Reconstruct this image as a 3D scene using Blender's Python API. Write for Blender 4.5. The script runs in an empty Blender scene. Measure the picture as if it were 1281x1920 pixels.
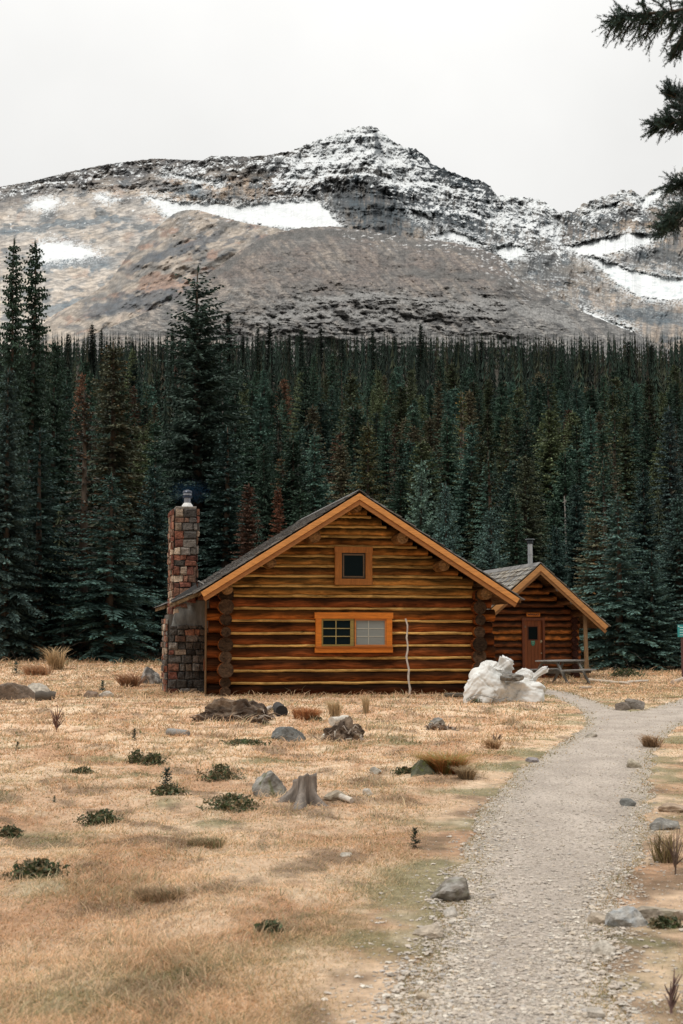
import bpy, math, random
import numpy as np
from mathutils import Vector, Matrix

# ------------------------------------------------------------------ camera, sky, sun
C = bpy.context.scene.collection
SC = bpy.context.scene
FPX, HPY, CAMH = 2666.667, 1190.0, 1.6
PITCH = math.atan((HPY - 960.0) / FPX)

cam_d = bpy.data.cameras.new('camera')
cam = bpy.data.objects.new('camera', cam_d)
C.objects.link(cam)
cam.location = (0, 0, CAMH)
cam.rotation_euler = (math.pi / 2 + PITCH, 0, 0)
cam_d.sensor_fit = 'VERTICAL'
cam_d.sensor_height = 36
cam_d.sensor_width = 24
cam_d.lens = 50
cam_d.clip_start = 0.1
cam_d.clip_end = 30000
cam_d.dof.use_dof = True
cam_d.dof.focus_distance = 38
cam_d.dof.aperture_fstop = 5.6
SC.camera = cam

SUN_EL = 60.0                         # degrees; the sun stands behind the camera, to the left
world = bpy.data.worlds.new('World')
SC.world = world
world.use_nodes = True
wn, wl = world.node_tree.nodes, world.node_tree.links
wn.clear()
w_out = wn.new('ShaderNodeOutputWorld')
w_bg = wn.new('ShaderNodeBackground')
w_sky = wn.new('ShaderNodeTexSky')
w_sky.sky_type = 'NISHITA'
w_sky.sun_disc = False
w_sky.sun_elevation = math.radians(SUN_EL)
w_sky.sun_rotation = math.radians(180 + 40)
w_hs = wn.new('ShaderNodeHueSaturation')
w_hs.inputs['Saturation'].default_value = 0.12
w_tc = wn.new('ShaderNodeTexCoord')
w_sep = wn.new('ShaderNodeSeparateXYZ')
wl.new(w_tc.outputs['Generated'], w_sep.inputs[0])
# an overcast cloud layer: brighter overhead than at the horizon, with soft patches
w_map = wn.new('ShaderNodeMapRange')
w_map.inputs['From Min'].default_value = 0.0
w_map.inputs['From Max'].default_value = 1.0
w_map.inputs['To Min'].default_value = 7.75
w_map.inputs['To Max'].default_value = 24.0
w_sq = wn.new('ShaderNodeMath'); w_sq.operation = 'POWER'; w_sq.use_clamp = True; w_sq.inputs[1].default_value = 2.5
wl.new(w_sep.outputs['Z'], w_sq.inputs[0]); wl.new(w_sq.outputs[0], w_map.inputs['Value'])
w_n = wn.new('ShaderNodeTexNoise')
w_n.inputs['Scale'].default_value = 3.2
w_n.inputs['Detail'].default_value = 5
w_n.inputs['Roughness'].default_value = 0.5
wl.new(w_tc.outputs['Generated'], w_n.inputs['Vector'])
w_nm = wn.new('ShaderNodeMapRange')
w_nm.inputs['From Min'].default_value = 0.3
w_nm.inputs['From Max'].default_value = 0.7
w_nm.inputs['To Min'].default_value = 0.92
w_nm.inputs['To Max'].default_value = 1.10
wl.new(w_n.outputs['Fac'], w_nm.inputs['Value'])
w_mul = wn.new('ShaderNodeMath'); w_mul.operation = 'MULTIPLY'
wl.new(w_map.outputs[0], w_mul.inputs[0]); wl.new(w_nm.outputs[0], w_mul.inputs[1])
w_back = wn.new('ShaderNodeMapRange'); w_back.interpolation_type = 'SMOOTHSTEP'      # added dimming of the sky behind the viewer, to darken walls facing the camera
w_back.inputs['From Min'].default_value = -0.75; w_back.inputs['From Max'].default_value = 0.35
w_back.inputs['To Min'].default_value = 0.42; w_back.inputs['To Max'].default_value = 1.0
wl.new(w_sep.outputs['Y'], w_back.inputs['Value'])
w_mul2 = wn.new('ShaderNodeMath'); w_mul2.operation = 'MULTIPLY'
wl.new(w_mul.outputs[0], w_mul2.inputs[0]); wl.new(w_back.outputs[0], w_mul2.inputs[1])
w_col = wn.new('ShaderNodeMix'); w_col.data_type = 'RGBA'; w_col.blend_type = 'MULTIPLY'
w_col.inputs['Factor'].default_value = 1.0
w_col.inputs['A'].default_value = (1.0, 0.995, 0.975, 1)
wl.new(w_mul2.outputs[0], w_col.inputs['B'])
w_mix = wn.new('ShaderNodeMix'); w_mix.data_type = 'RGBA'
w_mix.inputs['Factor'].default_value = 0.9
wl.new(w_sky.outputs[0], w_hs.inputs['Color'])
wl.new(w_hs.outputs[0], w_mix.inputs['A'])
wl.new(w_col.outputs['Result'], w_mix.inputs['B'])
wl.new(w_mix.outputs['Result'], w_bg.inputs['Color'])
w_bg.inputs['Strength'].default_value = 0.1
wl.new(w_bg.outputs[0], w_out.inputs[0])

sun_d = bpy.data.lights.new('sun', 'SUN')
sun_d.energy = 1.5
SC.view_settings.exposure = 0.12
sun_d.angle = math.radians(14)
sun_d.color = (1.0, 0.95, 0.88)
sun = bpy.data.objects.new('sun', sun_d)
C.objects.link(sun)
_az = math.radians(180 + 40)           # where the sun stands: behind the camera, to the left
_sd = Vector((math.sin(_az) * math.cos(math.radians(SUN_EL)), math.cos(_az) * math.cos(math.radians(SUN_EL)), math.sin(math.radians(SUN_EL))))
sun.rotation_euler = _sd.to_track_quat('Z', 'Y').to_euler()

SC.view_settings.view_transform = 'Standard'
SC.view_settings.look = 'None'
SC.view_settings.gamma = 1.0
SC.cycles.max_bounces = 6
SC.cycles.diffuse_bounces = 3
SC.cycles.transparent_max_bounces = 6

# ------------------------------------------------------------------ helpers
def dirs(px, py):
    dx = (np.asarray(px, float) - 640.5) / FPX
    dy = (960.0 - np.asarray(py, float)) / FPX
    c, s = math.cos(PITCH), math.sin(PITCH)
    return dx + 0 * dy, c - s * dy + 0 * dx, s + c * dy + 0 * dx

def at(px, py, Y):
    x, y, z = dirs(px, py)
    k = Y / y
    return float(x * k), float(Y), float(CAMH + z * k)

def zat(py, Y):
    return at(640.5, py, Y)[2]

def xat(px, Y, py=1190):
    return at(px, py, Y)[0]

def project(x, y, z):
    c, s = math.cos(PITCH), math.sin(PITCH)
    zz = z - CAMH
    f = y * c + zz * s
    u = -y * s + zz * c
    return 640.5 + FPX * x / f, 960.0 - FPX * u / f

def _hash(ix, iy, seed):
    h = (ix.astype(np.int64) * 374761393 + iy.astype(np.int64) * 668265263 + seed * 1274126177) & 0xffffffff
    h = ((h ^ (h >> 13)) * 1274126177) & 0xffffffff
    h = h ^ (h >> 16)
    return (h & 0xffffff) / float(0xffffff)

def vnoise(x, y, seed=0):
    x = np.asarray(x, float); y = np.asarray(y, float)
    ix = np.floor(x); iy = np.floor(y)
    fx = x - ix; fy = y - iy
    ux = fx * fx * fx * (fx * (fx * 6 - 15) + 10); uy = fy * fy * fy * (fy * (fy * 6 - 15) + 10)
    def g(dx, dy):
        a = _hash(ix + dx, iy + dy, seed) * 2 * math.pi
        return np.cos(a) * (fx - dx) + np.sin(a) * (fy - dy)
    n0 = g(0, 0) * (1 - ux) + g(1, 0) * ux
    n1 = g(0, 1) * (1 - ux) + g(1, 1) * ux
    return (n0 * (1 - uy) + n1 * uy) * 1.5

def fbm(x, y, seed=0, octv=4, gain=0.5, lac=2.03):
    t = 0; a = 1.0; n = 0
    for k in range(octv):
        t = t + a * vnoise(x, y, seed + 17 * k); n += a
        x = x * lac + 13.7; y = y * lac + 7.3; a *= gain
    return t / n

def ridged(x, y, seed=0, octv=4, gain=0.5):
    t = 0; a = 1.0; n = 0
    for k in range(octv):
        t = t + a * (1 - np.abs(vnoise(x, y, seed + 31 * k)) * 2); n += a
        x = x * 2.03 + 3.1; y = y * 2.03 + 9.2; a *= gain
    return t / n

def sstep(a, b, x):
    t = np.clip((np.asarray(x, float) - a) / (b - a), 0, 1)
    return t * t * (3 - 2 * t)

def inpoly(x, y, poly):
    r = np.zeros(np.shape(x), bool)
    n = len(poly)
    for i in range(n):
        x0, y0 = poly[i]; x1, y1 = poly[(i + 1) % n]
        if y0 == y1: continue
        c = ((y0 > y) != (y1 > y)) & (x < (x1 - x0) * (y - y0) / (y1 - y0) + x0)
        r ^= c
    return r

def sdpoly(x, y, poly):
    """signed distance, negative inside"""
    x = np.asarray(x, float); y = np.asarray(y, float)
    d = np.full(x.shape, 1e9)
    n = len(poly)
    for i in range(n):
        x0, y0 = poly[i]; x1, y1 = poly[(i + 1) % n]
        ex, ey = x1 - x0, y1 - y0
        t = np.clip(((x - x0) * ex + (y - y0) * ey) / (ex * ex + ey * ey + 1e-12), 0, 1)
        d = np.minimum(d, np.hypot(x - x0 - t * ex, y - y0 - t * ey))
    return np.where(inpoly(x, y, poly), -d, d)

def mesh_np(name, V, F, mat, parent=None, col=None, smooth=False, link=True):
    """F: (n,3) or (n,4) array, or a list of such arrays; col: per vertex (n,3)"""
    Fs = F if isinstance(F, list) else [F]
    Fs = [np.asarray(f, np.int32) for f in Fs if len(f)]
    me = bpy.data.meshes.new(name)
    V = np.asarray(V, np.float32)
    me.vertices.add(len(V)); me.vertices.foreach_set('co', V.ravel())
    loops = np.concatenate([f.ravel() for f in Fs])
    tot = np.concatenate([np.full(len(f), f.shape[1], np.int32) for f in Fs])
    start = np.concatenate([[0], np.cumsum(tot)[:-1]]).astype(np.int32)
    me.loops.add(len(loops)); me.loops.foreach_set('vertex_index', loops.astype(np.int32))
    me.polygons.add(len(tot)); me.polygons.foreach_set('loop_start', start)
    me.polygons.foreach_set('loop_total', tot)
    me.polygons.foreach_set('use_smooth', np.full(len(tot), smooth, bool))
    if col is not None:
        a = me.attributes.new('col', 'FLOAT_COLOR', 'POINT')
        c4 = np.ones((len(V), 4), np.float32); c4[:, :3] = col
        a.data.foreach_set('color', c4.ravel())
    me.update(calc_edges=True)
    me.validate()
    if mat: me.materials.append(mat)
    o = bpy.data.objects.new(name, me)
    if link: C.objects.link(o)
    if parent: o.parent = parent
    return o

class MB:
    """collects boxes, tubes and blobs; build() links them as ONE mesh object"""
    def __init__(s, seed=1):
        s.v = []; s.f = []; s.c = []; s.sm = []; s.r = random.Random(seed)
    def add(s, verts, faces, col, smooth=False):
        b = len(s.v)
        s.v.extend(verts)
        for i, f in enumerate(faces):
            s.f.append([b + k for k in f])
            s.c.append(col[i] if isinstance(col, list) else col)
            s.sm.append(smooth)
    def box(s, c, size, col, rot=None, jit=0.0):
        sx, sy, sz = size[0] / 2, size[1] / 2, size[2] / 2
        vs = []
        for z in (-sz, sz):
            for (x, y) in ((-sx, -sy), (sx, -sy), (sx, sy), (-sx, sy)):
                p = Vector((x, y, z))
                if rot is not None: p = rot @ p
                if jit: p = p + Vector((s.r.uniform(-jit, jit), s.r.uniform(-jit, jit), s.r.uniform(-jit, jit)))
                vs.append((c[0] + p.x, c[1] + p.y, c[2] + p.z))
        s.add(vs, [(0, 3, 2, 1), (4, 5, 6, 7), (0, 1, 5, 4), (1, 2, 6, 5), (2, 3, 7, 6), (3, 0, 4, 7)], col)
    def beam(s, p0, p1, w, h, col, up=(0, 0, 1), jit=0):
        p0 = Vector(p0); p1 = Vector(p1); d = p1 - p0
        L = d.length; d.normalize()
        side = d.cross(Vector(up)); side.normalize()
        u = side.cross(d)
        rot = Matrix((d, side, u)).transposed()
        s.box((p0 + p1) / 2, (L, w, h), col, rot, jit)
    def tube(s, pts, rad, n, col, smooth=True, caps=True, capcol=None, wob=0.0, shade=None):
        pts = [Vector(p) for p in pts]
        m = len(pts)
        if not isinstance(rad, (list, tuple)): rad = [rad] * m
        d0 = (pts[-1] - pts[0]).normalized()
        ref = Vector((0, 0, 1)) if abs(d0.z) < 0.9 else Vector((1, 0, 0))
        vs = []
        for i, p in enumerate(pts):
            d = (pts[min(i + 1, m - 1)] - pts[max(i - 1, 0)]).normalized()
            a = d.cross(ref).normalized(); b = a.cross(d)
            for k in range(n):
                t = 2 * math.pi * k / n
                r = rad[i] * (1 + (s.r.uniform(-wob, wob) if wob else 0))
                q = p + a * (math.cos(t) * r) + b * (math.sin(t) * r)
                vs.append(tuple(q))
        fs = []; cs = []
        for i in range(m - 1):
            for k in range(n):
                k2 = (k + 1) % n
                fs.append((i * n + k, i * n + k2, (i + 1) * n + k2, (i + 1) * n + k))
                if shade:
                    sh = lambda a, b: shade(a, b, math.sin(2 * math.pi * b / n))
                    cs.append([sh(i, k), sh(i, k2), sh(i + 1, k2), sh(i + 1, k)])
                else: cs.append(col)
        s.add(vs, fs, cs, smooth)
        if caps:
            cc = capcol or col
            s.add([vs[k] for k in range(n)], [tuple(range(n))[::-1] if False else tuple(range(n))], cc)
            s.add([vs[(m - 1) * n + k] for k in range(n)], [tuple(reversed(range(n)))], cc)
    def build(s, name, mat, parent=None, loc=None, bevel=0.0):
        me = bpy.data.meshes.new(name)
        me.from_pydata([tuple(v) for v in s.v], [], s.f)
        a = me.attributes.new('col', 'FLOAT_COLOR', 'CORNER')
        arr = []
        for f, c in zip(s.f, s.c):
            if isinstance(c, list):
                for q in c: arr.extend([q[0], q[1], q[2], 1.0])
            else: arr.extend([c[0], c[1], c[2], 1.0] * len(f))
        a.data.foreach_set('color', np.array(arr, np.float32))
        me.polygons.foreach_set('use_smooth', np.array(s.sm, bool))
        me.update()
        me.materials.append(mat)
        o = bpy.data.objects.new(name, me)
        C.objects.link(o)
        if parent: o.parent = parent
        if loc: o.location = loc
        if bevel:
            b = o.modifiers.new('bevel', 'BEVEL'); b.width = bevel; b.segments = 2; b.limit_method = 'ANGLE'
        return o

_ico = {}
def ico(level):
    if level not in _ico:
        import bmesh
        bm = bmesh.new(); bmesh.ops.create_icosphere(bm, subdivisions=level, radius=1)
        bm.verts.ensure_lookup_table()
        V = np.array([v.co[:] for v in bm.verts]); F = np.array([[v.index for v in f.verts] for f in bm.faces])
        bm.free(); _ico[level] = (V, F)
    return _ico[level]

def vary(c, r, a, b):
    k = r.uniform(a, b)
    return tuple(v * k for v in c)

def tag(o, label=None, cat=None, group=None, kind=None):
    if label: o['label'] = label
    if cat: o['category'] = cat
    if group: o['group'] = group
    if kind: o['kind'] = kind
    return o

def thing(name, label, cat, loc=(0, 0, 0), rz=0.0, group=None):
    o = bpy.data.objects.new(name, None)
    C.objects.link(o)
    o.location = loc; o.rotation_euler = (0, 0, rz)
    o.empty_display_size = 0.3
    return tag(o, label, cat, group)

# ------------------------------------------------------------------ materials
def attr_mat(name, scale=(1, 1, 1), amt=0.3, rough=0.85, bump=0.0, bscale=None, detail=6, spec=0.3, use_objcol=False, metal=0.0, distort=0.0, trans=0.0):
    """base colour = the mesh's own 'col' attribute, broken up by noise in object space"""
    m = bpy.data.materials.new(name); m.use_nodes = True
    nt = m.node_tree; N, L = nt.nodes, nt.links
    b = N['Principled BSDF']
    a = N.new('ShaderNodeAttribute'); a.attribute_name = 'col'
    src = a.outputs['Color']
    if use_objcol:
        oi = N.new('ShaderNodeObjectInfo')
        mx = N.new('ShaderNodeMix'); mx.data_type = 'RGBA'; mx.blend_type = 'MULTIPLY'; mx.inputs['Factor'].default_value = 1
        L.new(src, mx.inputs['A']); L.new(oi.outputs['Color'], mx.inputs['B']); src = mx.outputs['Result']
    tc = N.new('ShaderNodeTexCoord'); mp = N.new('ShaderNodeMapping'); mp.inputs['Scale'].default_value = scale
    L.new(tc.outputs['Object'], mp.inputs['Vector'])
    if amt > 0:
        no = N.new('ShaderNodeTexNoise'); no.inputs['Scale'].default_value = 1; no.inputs['Detail'].default_value = detail
        no.inputs['Roughness'].default_value = 0.65; no.inputs['Distortion'].default_value = distort
        L.new(mp.outputs[0], no.inputs['Vector'])
        mr = N.new('ShaderNodeMapRange'); mr.inputs['From Min'].default_value = 0.28; mr.inputs['From Max'].default_value = 0.72
        mr.inputs['To Min'].default_value = 1 - amt; mr.inputs['To Max'].default_value = 1 + amt
        L.new(no.outputs['Fac'], mr.inputs['Value'])
        mu = N.new('ShaderNodeMix'); mu.data_type = 'RGBA'; mu.blend_type = 'MULTIPLY'; mu.inputs['Factor'].default_value = 1
        L.new(src, mu.inputs['A']); L.new(mr.outputs[0], mu.inputs['B']); src = mu.outputs['Result']
    L.new(src, b.inputs['Base Color'])
    b.inputs['Roughness'].default_value = rough
    b.inputs['Metallic'].default_value = metal
    b.inputs['Specular IOR Level'].default_value = spec
    if trans:
        tb = N.new('ShaderNodeBsdfTranslucent'); L.new(src, tb.inputs['Color'])
        ms = N.new('ShaderNodeMixShader'); ms.inputs[0].default_value = trans
        out = N['Material Output']
        L.new(b.outputs[0], ms.inputs[1]); L.new(tb.outputs[0], ms.inputs[2]); L.new(ms.outputs[0], out.inputs[0])
    if bump:
        nb = N.new('ShaderNodeTexNoise'); nb.inputs['Scale'].default_value = 1; nb.inputs['Detail'].default_value = 8
        mp2 = N.new('ShaderNodeMapping'); mp2.inputs['Scale'].default_value = bscale or scale
        L.new(tc.outputs['Object'], mp2.inputs['Vector']); L.new(mp2.outputs[0], nb.inputs['Vector'])
        bp = N.new('ShaderNodeBump'); bp.inputs['Strength'].default_value = 0.8; bp.inputs['Distance'].default_value = bump
        L.new(nb.outputs['Fac'], bp.inputs['Height']); L.new(bp.outputs[0], b.inputs['Normal'])
    return m

M_LOGX = attr_mat('log wood along gable', (1.6, 7, 11), 0.85, 0.85, 0.03, (2, 18, 26), spec=0.1, distort=1.2)
M_LOGY = attr_mat('log wood along side', (7, 1.6, 11), 0.85, 0.85, 0.03, (18, 2, 26), spec=0.1, distort=1.2)
M_BARK = attr_mat('patchy peeled log', (2.6, 10, 16), 0.85, 0.65, 0.02, (4, 20, 20), spec=0.25, distort=1.0)
M_TRIM = attr_mat('stained trim', (2.5, 20, 20), 0.28, 0.5, 0.004, (4, 40, 40), spec=0.3, distort=0.8)
M_TRIMV = attr_mat('stained trim upright', (20, 20, 2.5), 0.3, 0.5, 0.004, (40, 40, 4), spec=0.3, distort=0.8)
M_SHAKE = attr_mat('weathered shakes', (9, 9, 9), 0.35, 0.85, 0.01, (8, 40, 40))
M_STONE = attr_mat('chimney stone', (9, 9, 9), 0.7, 0.9, 0.05, (22, 22, 22))
M_ROCK = attr_mat('boulder', (9, 9, 9), 0.45, 0.9, 0.03, (20, 20, 20))
M_CONC = attr_mat('concrete', (5, 5, 1.2), 0.6, 0.85, 0.006, (30, 30, 30))
M_PLAIN = attr_mat('painted', (12, 12, 12), 0.12, 0.5, 0, spec=0.4)
M_METAL = attr_mat('stove pipe steel', (6, 6, 2), 0.2, 0.35, 0, metal=0.85)
M_OLDW = attr_mat('grey weathered wood', (4, 30, 30), 0.35, 0.85, 0.006, (6, 60, 60))
M_OLDWZ = attr_mat('grey weathered wood upright', (18, 18, 4), 0.4, 0.9, 0.02, (30, 30, 6))
M_BAG = attr_mat('woven white sack', (5, 5, 5), 0.08, 0.6, 0.012, (5, 5, 5), spec=0.3)
M_CROWN = attr_mat('needles', (1.2, 1.2, 1.2), 0.35, 0.65, 0, spec=0.25, use_objcol=True, trans=0.12)
M_TRUNK = attr_mat('conifer bark', (6, 6, 1.2), 0.5, 0.95, 0.03, (12, 12, 3))
M_FOREST = attr_mat('distant needles', (0.15, 0.15, 0.15), 0.2, 0.8, 0, spec=0.15)
M_GRASS = attr_mat('dry grass blades', (1, 1, 1), 0.0, 0.8, 0, spec=0.15, trans=0.42)
M_LEAF = attr_mat('low leaves', (4, 4, 4), 0.3, 0.6, 0, spec=0.3, trans=0.15)
M_GRAVEL = attr_mat('gravel stones', (30, 30, 30), 0.2, 0.9, 0)
M_MOUNT = attr_mat('mountain rock and snow', (0.06, 0.06, 0.06), 0.16, 0.95, 0, spec=0.1)
M_GROUND = attr_mat('dry turf', (9, 9, 9), 0.4, 0.95, 0.03, (20, 20, 20), spec=0.1, detail=9)
M_PATH = attr_mat('trodden gravel', (28, 28, 28), 0.42, 0.95, 0.014, (50, 50, 50), spec=0.15, detail=10)

def glass_mat(name, col, rough=0.08):
    m = bpy.data.materials.new(name); m.use_nodes = True
    b = m.node_tree.nodes['Principled BSDF']
    b.inputs['Base Color'].default_value = (*col, 1); b.inputs['Roughness'].default_value = rough
    b.inputs['Specular IOR Level'].default_value = 0.05
    no = m.node_tree.nodes.new('ShaderNodeTexNoise'); no.inputs['Scale'].default_value = 5
    bp = m.node_tree.nodes.new('ShaderNodeBump'); bp.inputs['Distance'].default_value = 0.004
    m.node_tree.links.new(no.outputs['Fac'], bp.inputs['Height']); m.node_tree.links.new(bp.outputs[0], b.inputs['Normal'])
    return m
M_GLASS = glass_mat('dark window glass', (0.006, 0.012, 0.014))
M_SCREEN = glass_mat('screened window', (0.23, 0.25, 0.24), 0.5)

# ------------------------------------------------------------------ ground, path
PATH_PX = [(700, 2080), (752, 1930), (812, 1800), (846, 1720), (868, 1650), (893, 1580), (925, 1505), (985, 1440), (1060, 1392),
           (1108, 1358), (1098, 1335), (1072, 1318), (1030, 1303), (985, 1298), (1015, 1290), (1062, 1297), (1110, 1312), (1150, 1328), (1185, 1334),
           (1230, 1326), (1300, 1305), (1420, 1285), (1420, 1310), (1330, 1335), (1262, 1362), (1224, 1395), (1212, 1440), (1208, 1500), (1196, 1560), (1180, 1620),
           (1150, 1690), (1128, 1760), (1120, 1830), (1150, 1930), (1180, 2080)]
def unproj(px, py, h=0.0):
    x, y, z = dirs(px, py)
    k = (h - CAMH) / z
    return x * k, y * k
PATH = [tuple(float(c) for c in unproj(a, b)) for a, b in PATH_PX]

HY = [0, 44, 62, 80, 110, 200, 400, 800, 1150, 1500]
HZ = [0, 0, 0, 1.7, 5.8, 22, 62, 148, 224, 280]
def base_z(x, y):
    x = np.asarray(x, float); y = np.asarray(y, float)
    left = 1 - sstep(-9, 2, x * 40 / np.maximum(y, 20))
    r = (0.16 + 0.40 * left) * sstep(43, 60, y)
    z = r + np.interp(np.hypot(x * .35, y), HY, HZ) * (y > 0)
    far = sstep(140, 300, y)
    z = z + far * 7 * fbm(x / 90, y / 90, 5, 3) * sstep(1150, 900, y)
    d = np.minimum(1, np.maximum(0, sdp(x, y) - 0.1) / 1.2)
    amp = d * sstep(60, 34, y) * (0.25 + .75 * sstep(36, 28, y)) * sstep(1, 4, y)
    z = z + amp * (0.10 * fbm(x / 1.6, y / 2.2, 8, 3) + 0.045 * fbm(x / .42, y / .5, 9, 2))
    return z
def sdp(x, y):
    x = np.asarray(x, float); y = np.asarray(y, float)
    return sdpoly(x, y, PATH) + 0.13 * fbm(x * 2.1, y * 1.6, 3, 3)
def gz(x, y):
    return float(base_z(np.array([x]), np.array([y]))[0])

GRASS_PAL = np.array([(.78, .58, .40), (.70, .48, .32), (.52, .31, .185), (.27, .185, .12), (.22, .22, .115), (.80, .66, .48)])
def meadow_colour(x, y, rnd=0.0):
    """dry straw with pinkish, rusty, brown and green patches"""
    x = np.asarray(x, float); y = np.asarray(y, float)
    n1 = fbm(x / 1.7, y / 2.6, 40, 4) + rnd * .32
    n2 = fbm(x / 1.1 + 9, y / 1.8, 50, 4) + rnd * .25
    n3 = fbm(x / 0.55 + 4, y / .9, 60, 3) + rnd * .2
    P = GRASS_PAL
    w = sstep(-.35, .3, n1)[..., None]
    c = P[0] * w + P[1] * (1 - w)
    w = (sstep(.0, .26, n2) * .82)[..., None]; c = c * (1 - w) + P[2] * w
    w = (sstep(.07, .30, n3) * .82)[..., None]; c = c * (1 - w) + P[3] * w
    g = fbm(x / 1.5 - 30, y / 1.4, 70, 5, .6) + rnd * .34
    near_path = sstep(1.3, 0.1, sdpoly(x, y, PATH)) * .22
    w = (sstep(.16, .44, g + near_path) * .74)[..., None]; c = c * (1 - w) + P[4] * w
    w = (sstep(.20, .5, -n3 + rnd * .2) * .5)[..., None]; c = c * (1 - w) + P[5] * w
    return c

def build_ground():
    rs = np.concatenate([np.linspace(.4, 4.5, 12)[:-1], np.geomspace(4.5, 62, 330)[:-1], np.geomspace(62, 1180, 90)])
    az = np.concatenate([np.linspace(-180, -20, 34)[:-1], np.linspace(-20, 20, 340)[:-1], np.linspace(20, 180, 34)])
    A, R = np.meshgrid(np.radians(az), rs)
    x = np.sin(A) * R; y = np.cos(A) * R
    z = base_z(x, y)
    s = sdp(x, y)
    z = z - 0.05 * sstep(0.10, -0.02, s)
    z = np.where(y < 0, 0, z)
    n, m = x.shape
    V = np.stack([x, y, z], -1).reshape(-1, 3)
    i = np.arange(n * m).reshape(n, m)
    F = np.stack([i[:-1, :-1], i[:-1, 1:], i[1:, 1:], i[1:, :-1]], -1).reshape(-1, 4)
    col = meadow_colour(x, y) * (.62 + .22 * sstep(10, 26, y))[..., None]
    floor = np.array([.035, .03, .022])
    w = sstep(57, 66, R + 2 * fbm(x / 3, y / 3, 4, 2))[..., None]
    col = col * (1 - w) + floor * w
    o = mesh_np('ground', V, F[:, ::-1], M_GROUND, col=col.reshape(-1, 3), smooth=True)
    tag(o, 'dry tan meadow rising to a dark forested slope', kind='structure')

def build_path():
    rs = np.geomspace(3.0, 62, 420)
    az = np.radians(np.linspace(-3, 19, 330))
    A, R = np.meshgrid(az, rs)
    x = np.sin(A) * R; y = np.cos(A) * R
    s = sdp(x, y)
    n, m = x.shape
    z = base_z(x, y) - 0.012 + 0.012 * fbm(x / .35, y / .35, 12, 3) + .01 * sstep(0, -.5, s)
    V = np.stack([x, y, z], -1).reshape(-1, 3)
    i = np.arange(n * m).reshape(n, m)
    F = np.stack([i[:-1, :-1], i[:-1, 1:], i[1:, 1:], i[1:, :-1]], -1).reshape(-1, 4)
    ok = (s.ravel()[F] < 0.14).all(1)
    F = F[ok]
    use = np.unique(F); mp = np.full(len(V), -1); mp[use] = np.arange(len(use))
    t = sstep(-.35, .4, fbm(x / .6, y / .9, 22, 4))[..., None]
    col = np.array([.43, .37, .315]) * t + np.array([.345, .295, .25]) * (1 - t)
    e = sstep(-.30, 0.05, s)[..., None] * .5
    col = col * (1 - e) + np.array([.33, .285, .215]) * e
    o = mesh_np('path', V[use], mp[F][:, ::-1], M_PATH, col=col.reshape(-1, 3)[use], smooth=True)
    tag(o, 'beige gravel footpath leading to the small cabin', kind='structure')

build_ground()
build_path()

# ------------------------------------------------------------------ mountain
def sheet(name, label, sky, u0, u1, nu, nv, ybot, Rfun, colfun, jag, back):
    u = np.linspace(u0, u1, nu)
    sx = [p[0] for p in sky]; sy = [p[1] for p in sky]
    top = np.interp(u, sx, sy) + jag(u)
    t = np.linspace(0, 1, nv)
    U, T = np.meshgrid(u, t)
    PY = ybot + (top[None, :] - ybot) * T
    R = Rfun(U, PY, T, top[None, :] + 0 * U)
    dx, dy, dz = dirs(U, PY)
    k = R / dy
    X, Y, Z = dx * k, R, CAMH + dz * k
    col = colfun(U, PY, T, top[None, :] + 0 * U, R, (X, Y, Z))
    # the far side, falling away behind the ridge
    for (dr, dzz) in back:
        kk = (R[-1] + dr) / R[-1]
        X = np.vstack([X, X[nv - 1] * kk]); Y = np.vstack([Y, Y[nv - 1] * kk]); Z = np.vstack([Z, Z[nv - 1] - dzz])
        col = np.concatenate([col, col[-1:]], 0)
    n, m = X.shape
    V = np.stack([X, Y, Z], -1).reshape(-1, 3)
    i = np.arange(n * m).reshape(n, m)
    F = np.stack([i[:-1, :-1], i[:-1, 1:], i[1:, 1:], i[1:, :-1]], -1).reshape(-1, 4)
    o = mesh_np(name, V, F, M_MOUNT, col=np.clip(col, 0, .9).reshape(-1, 3), smooth=True)
    return tag(o, label, kind='structure')

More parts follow.
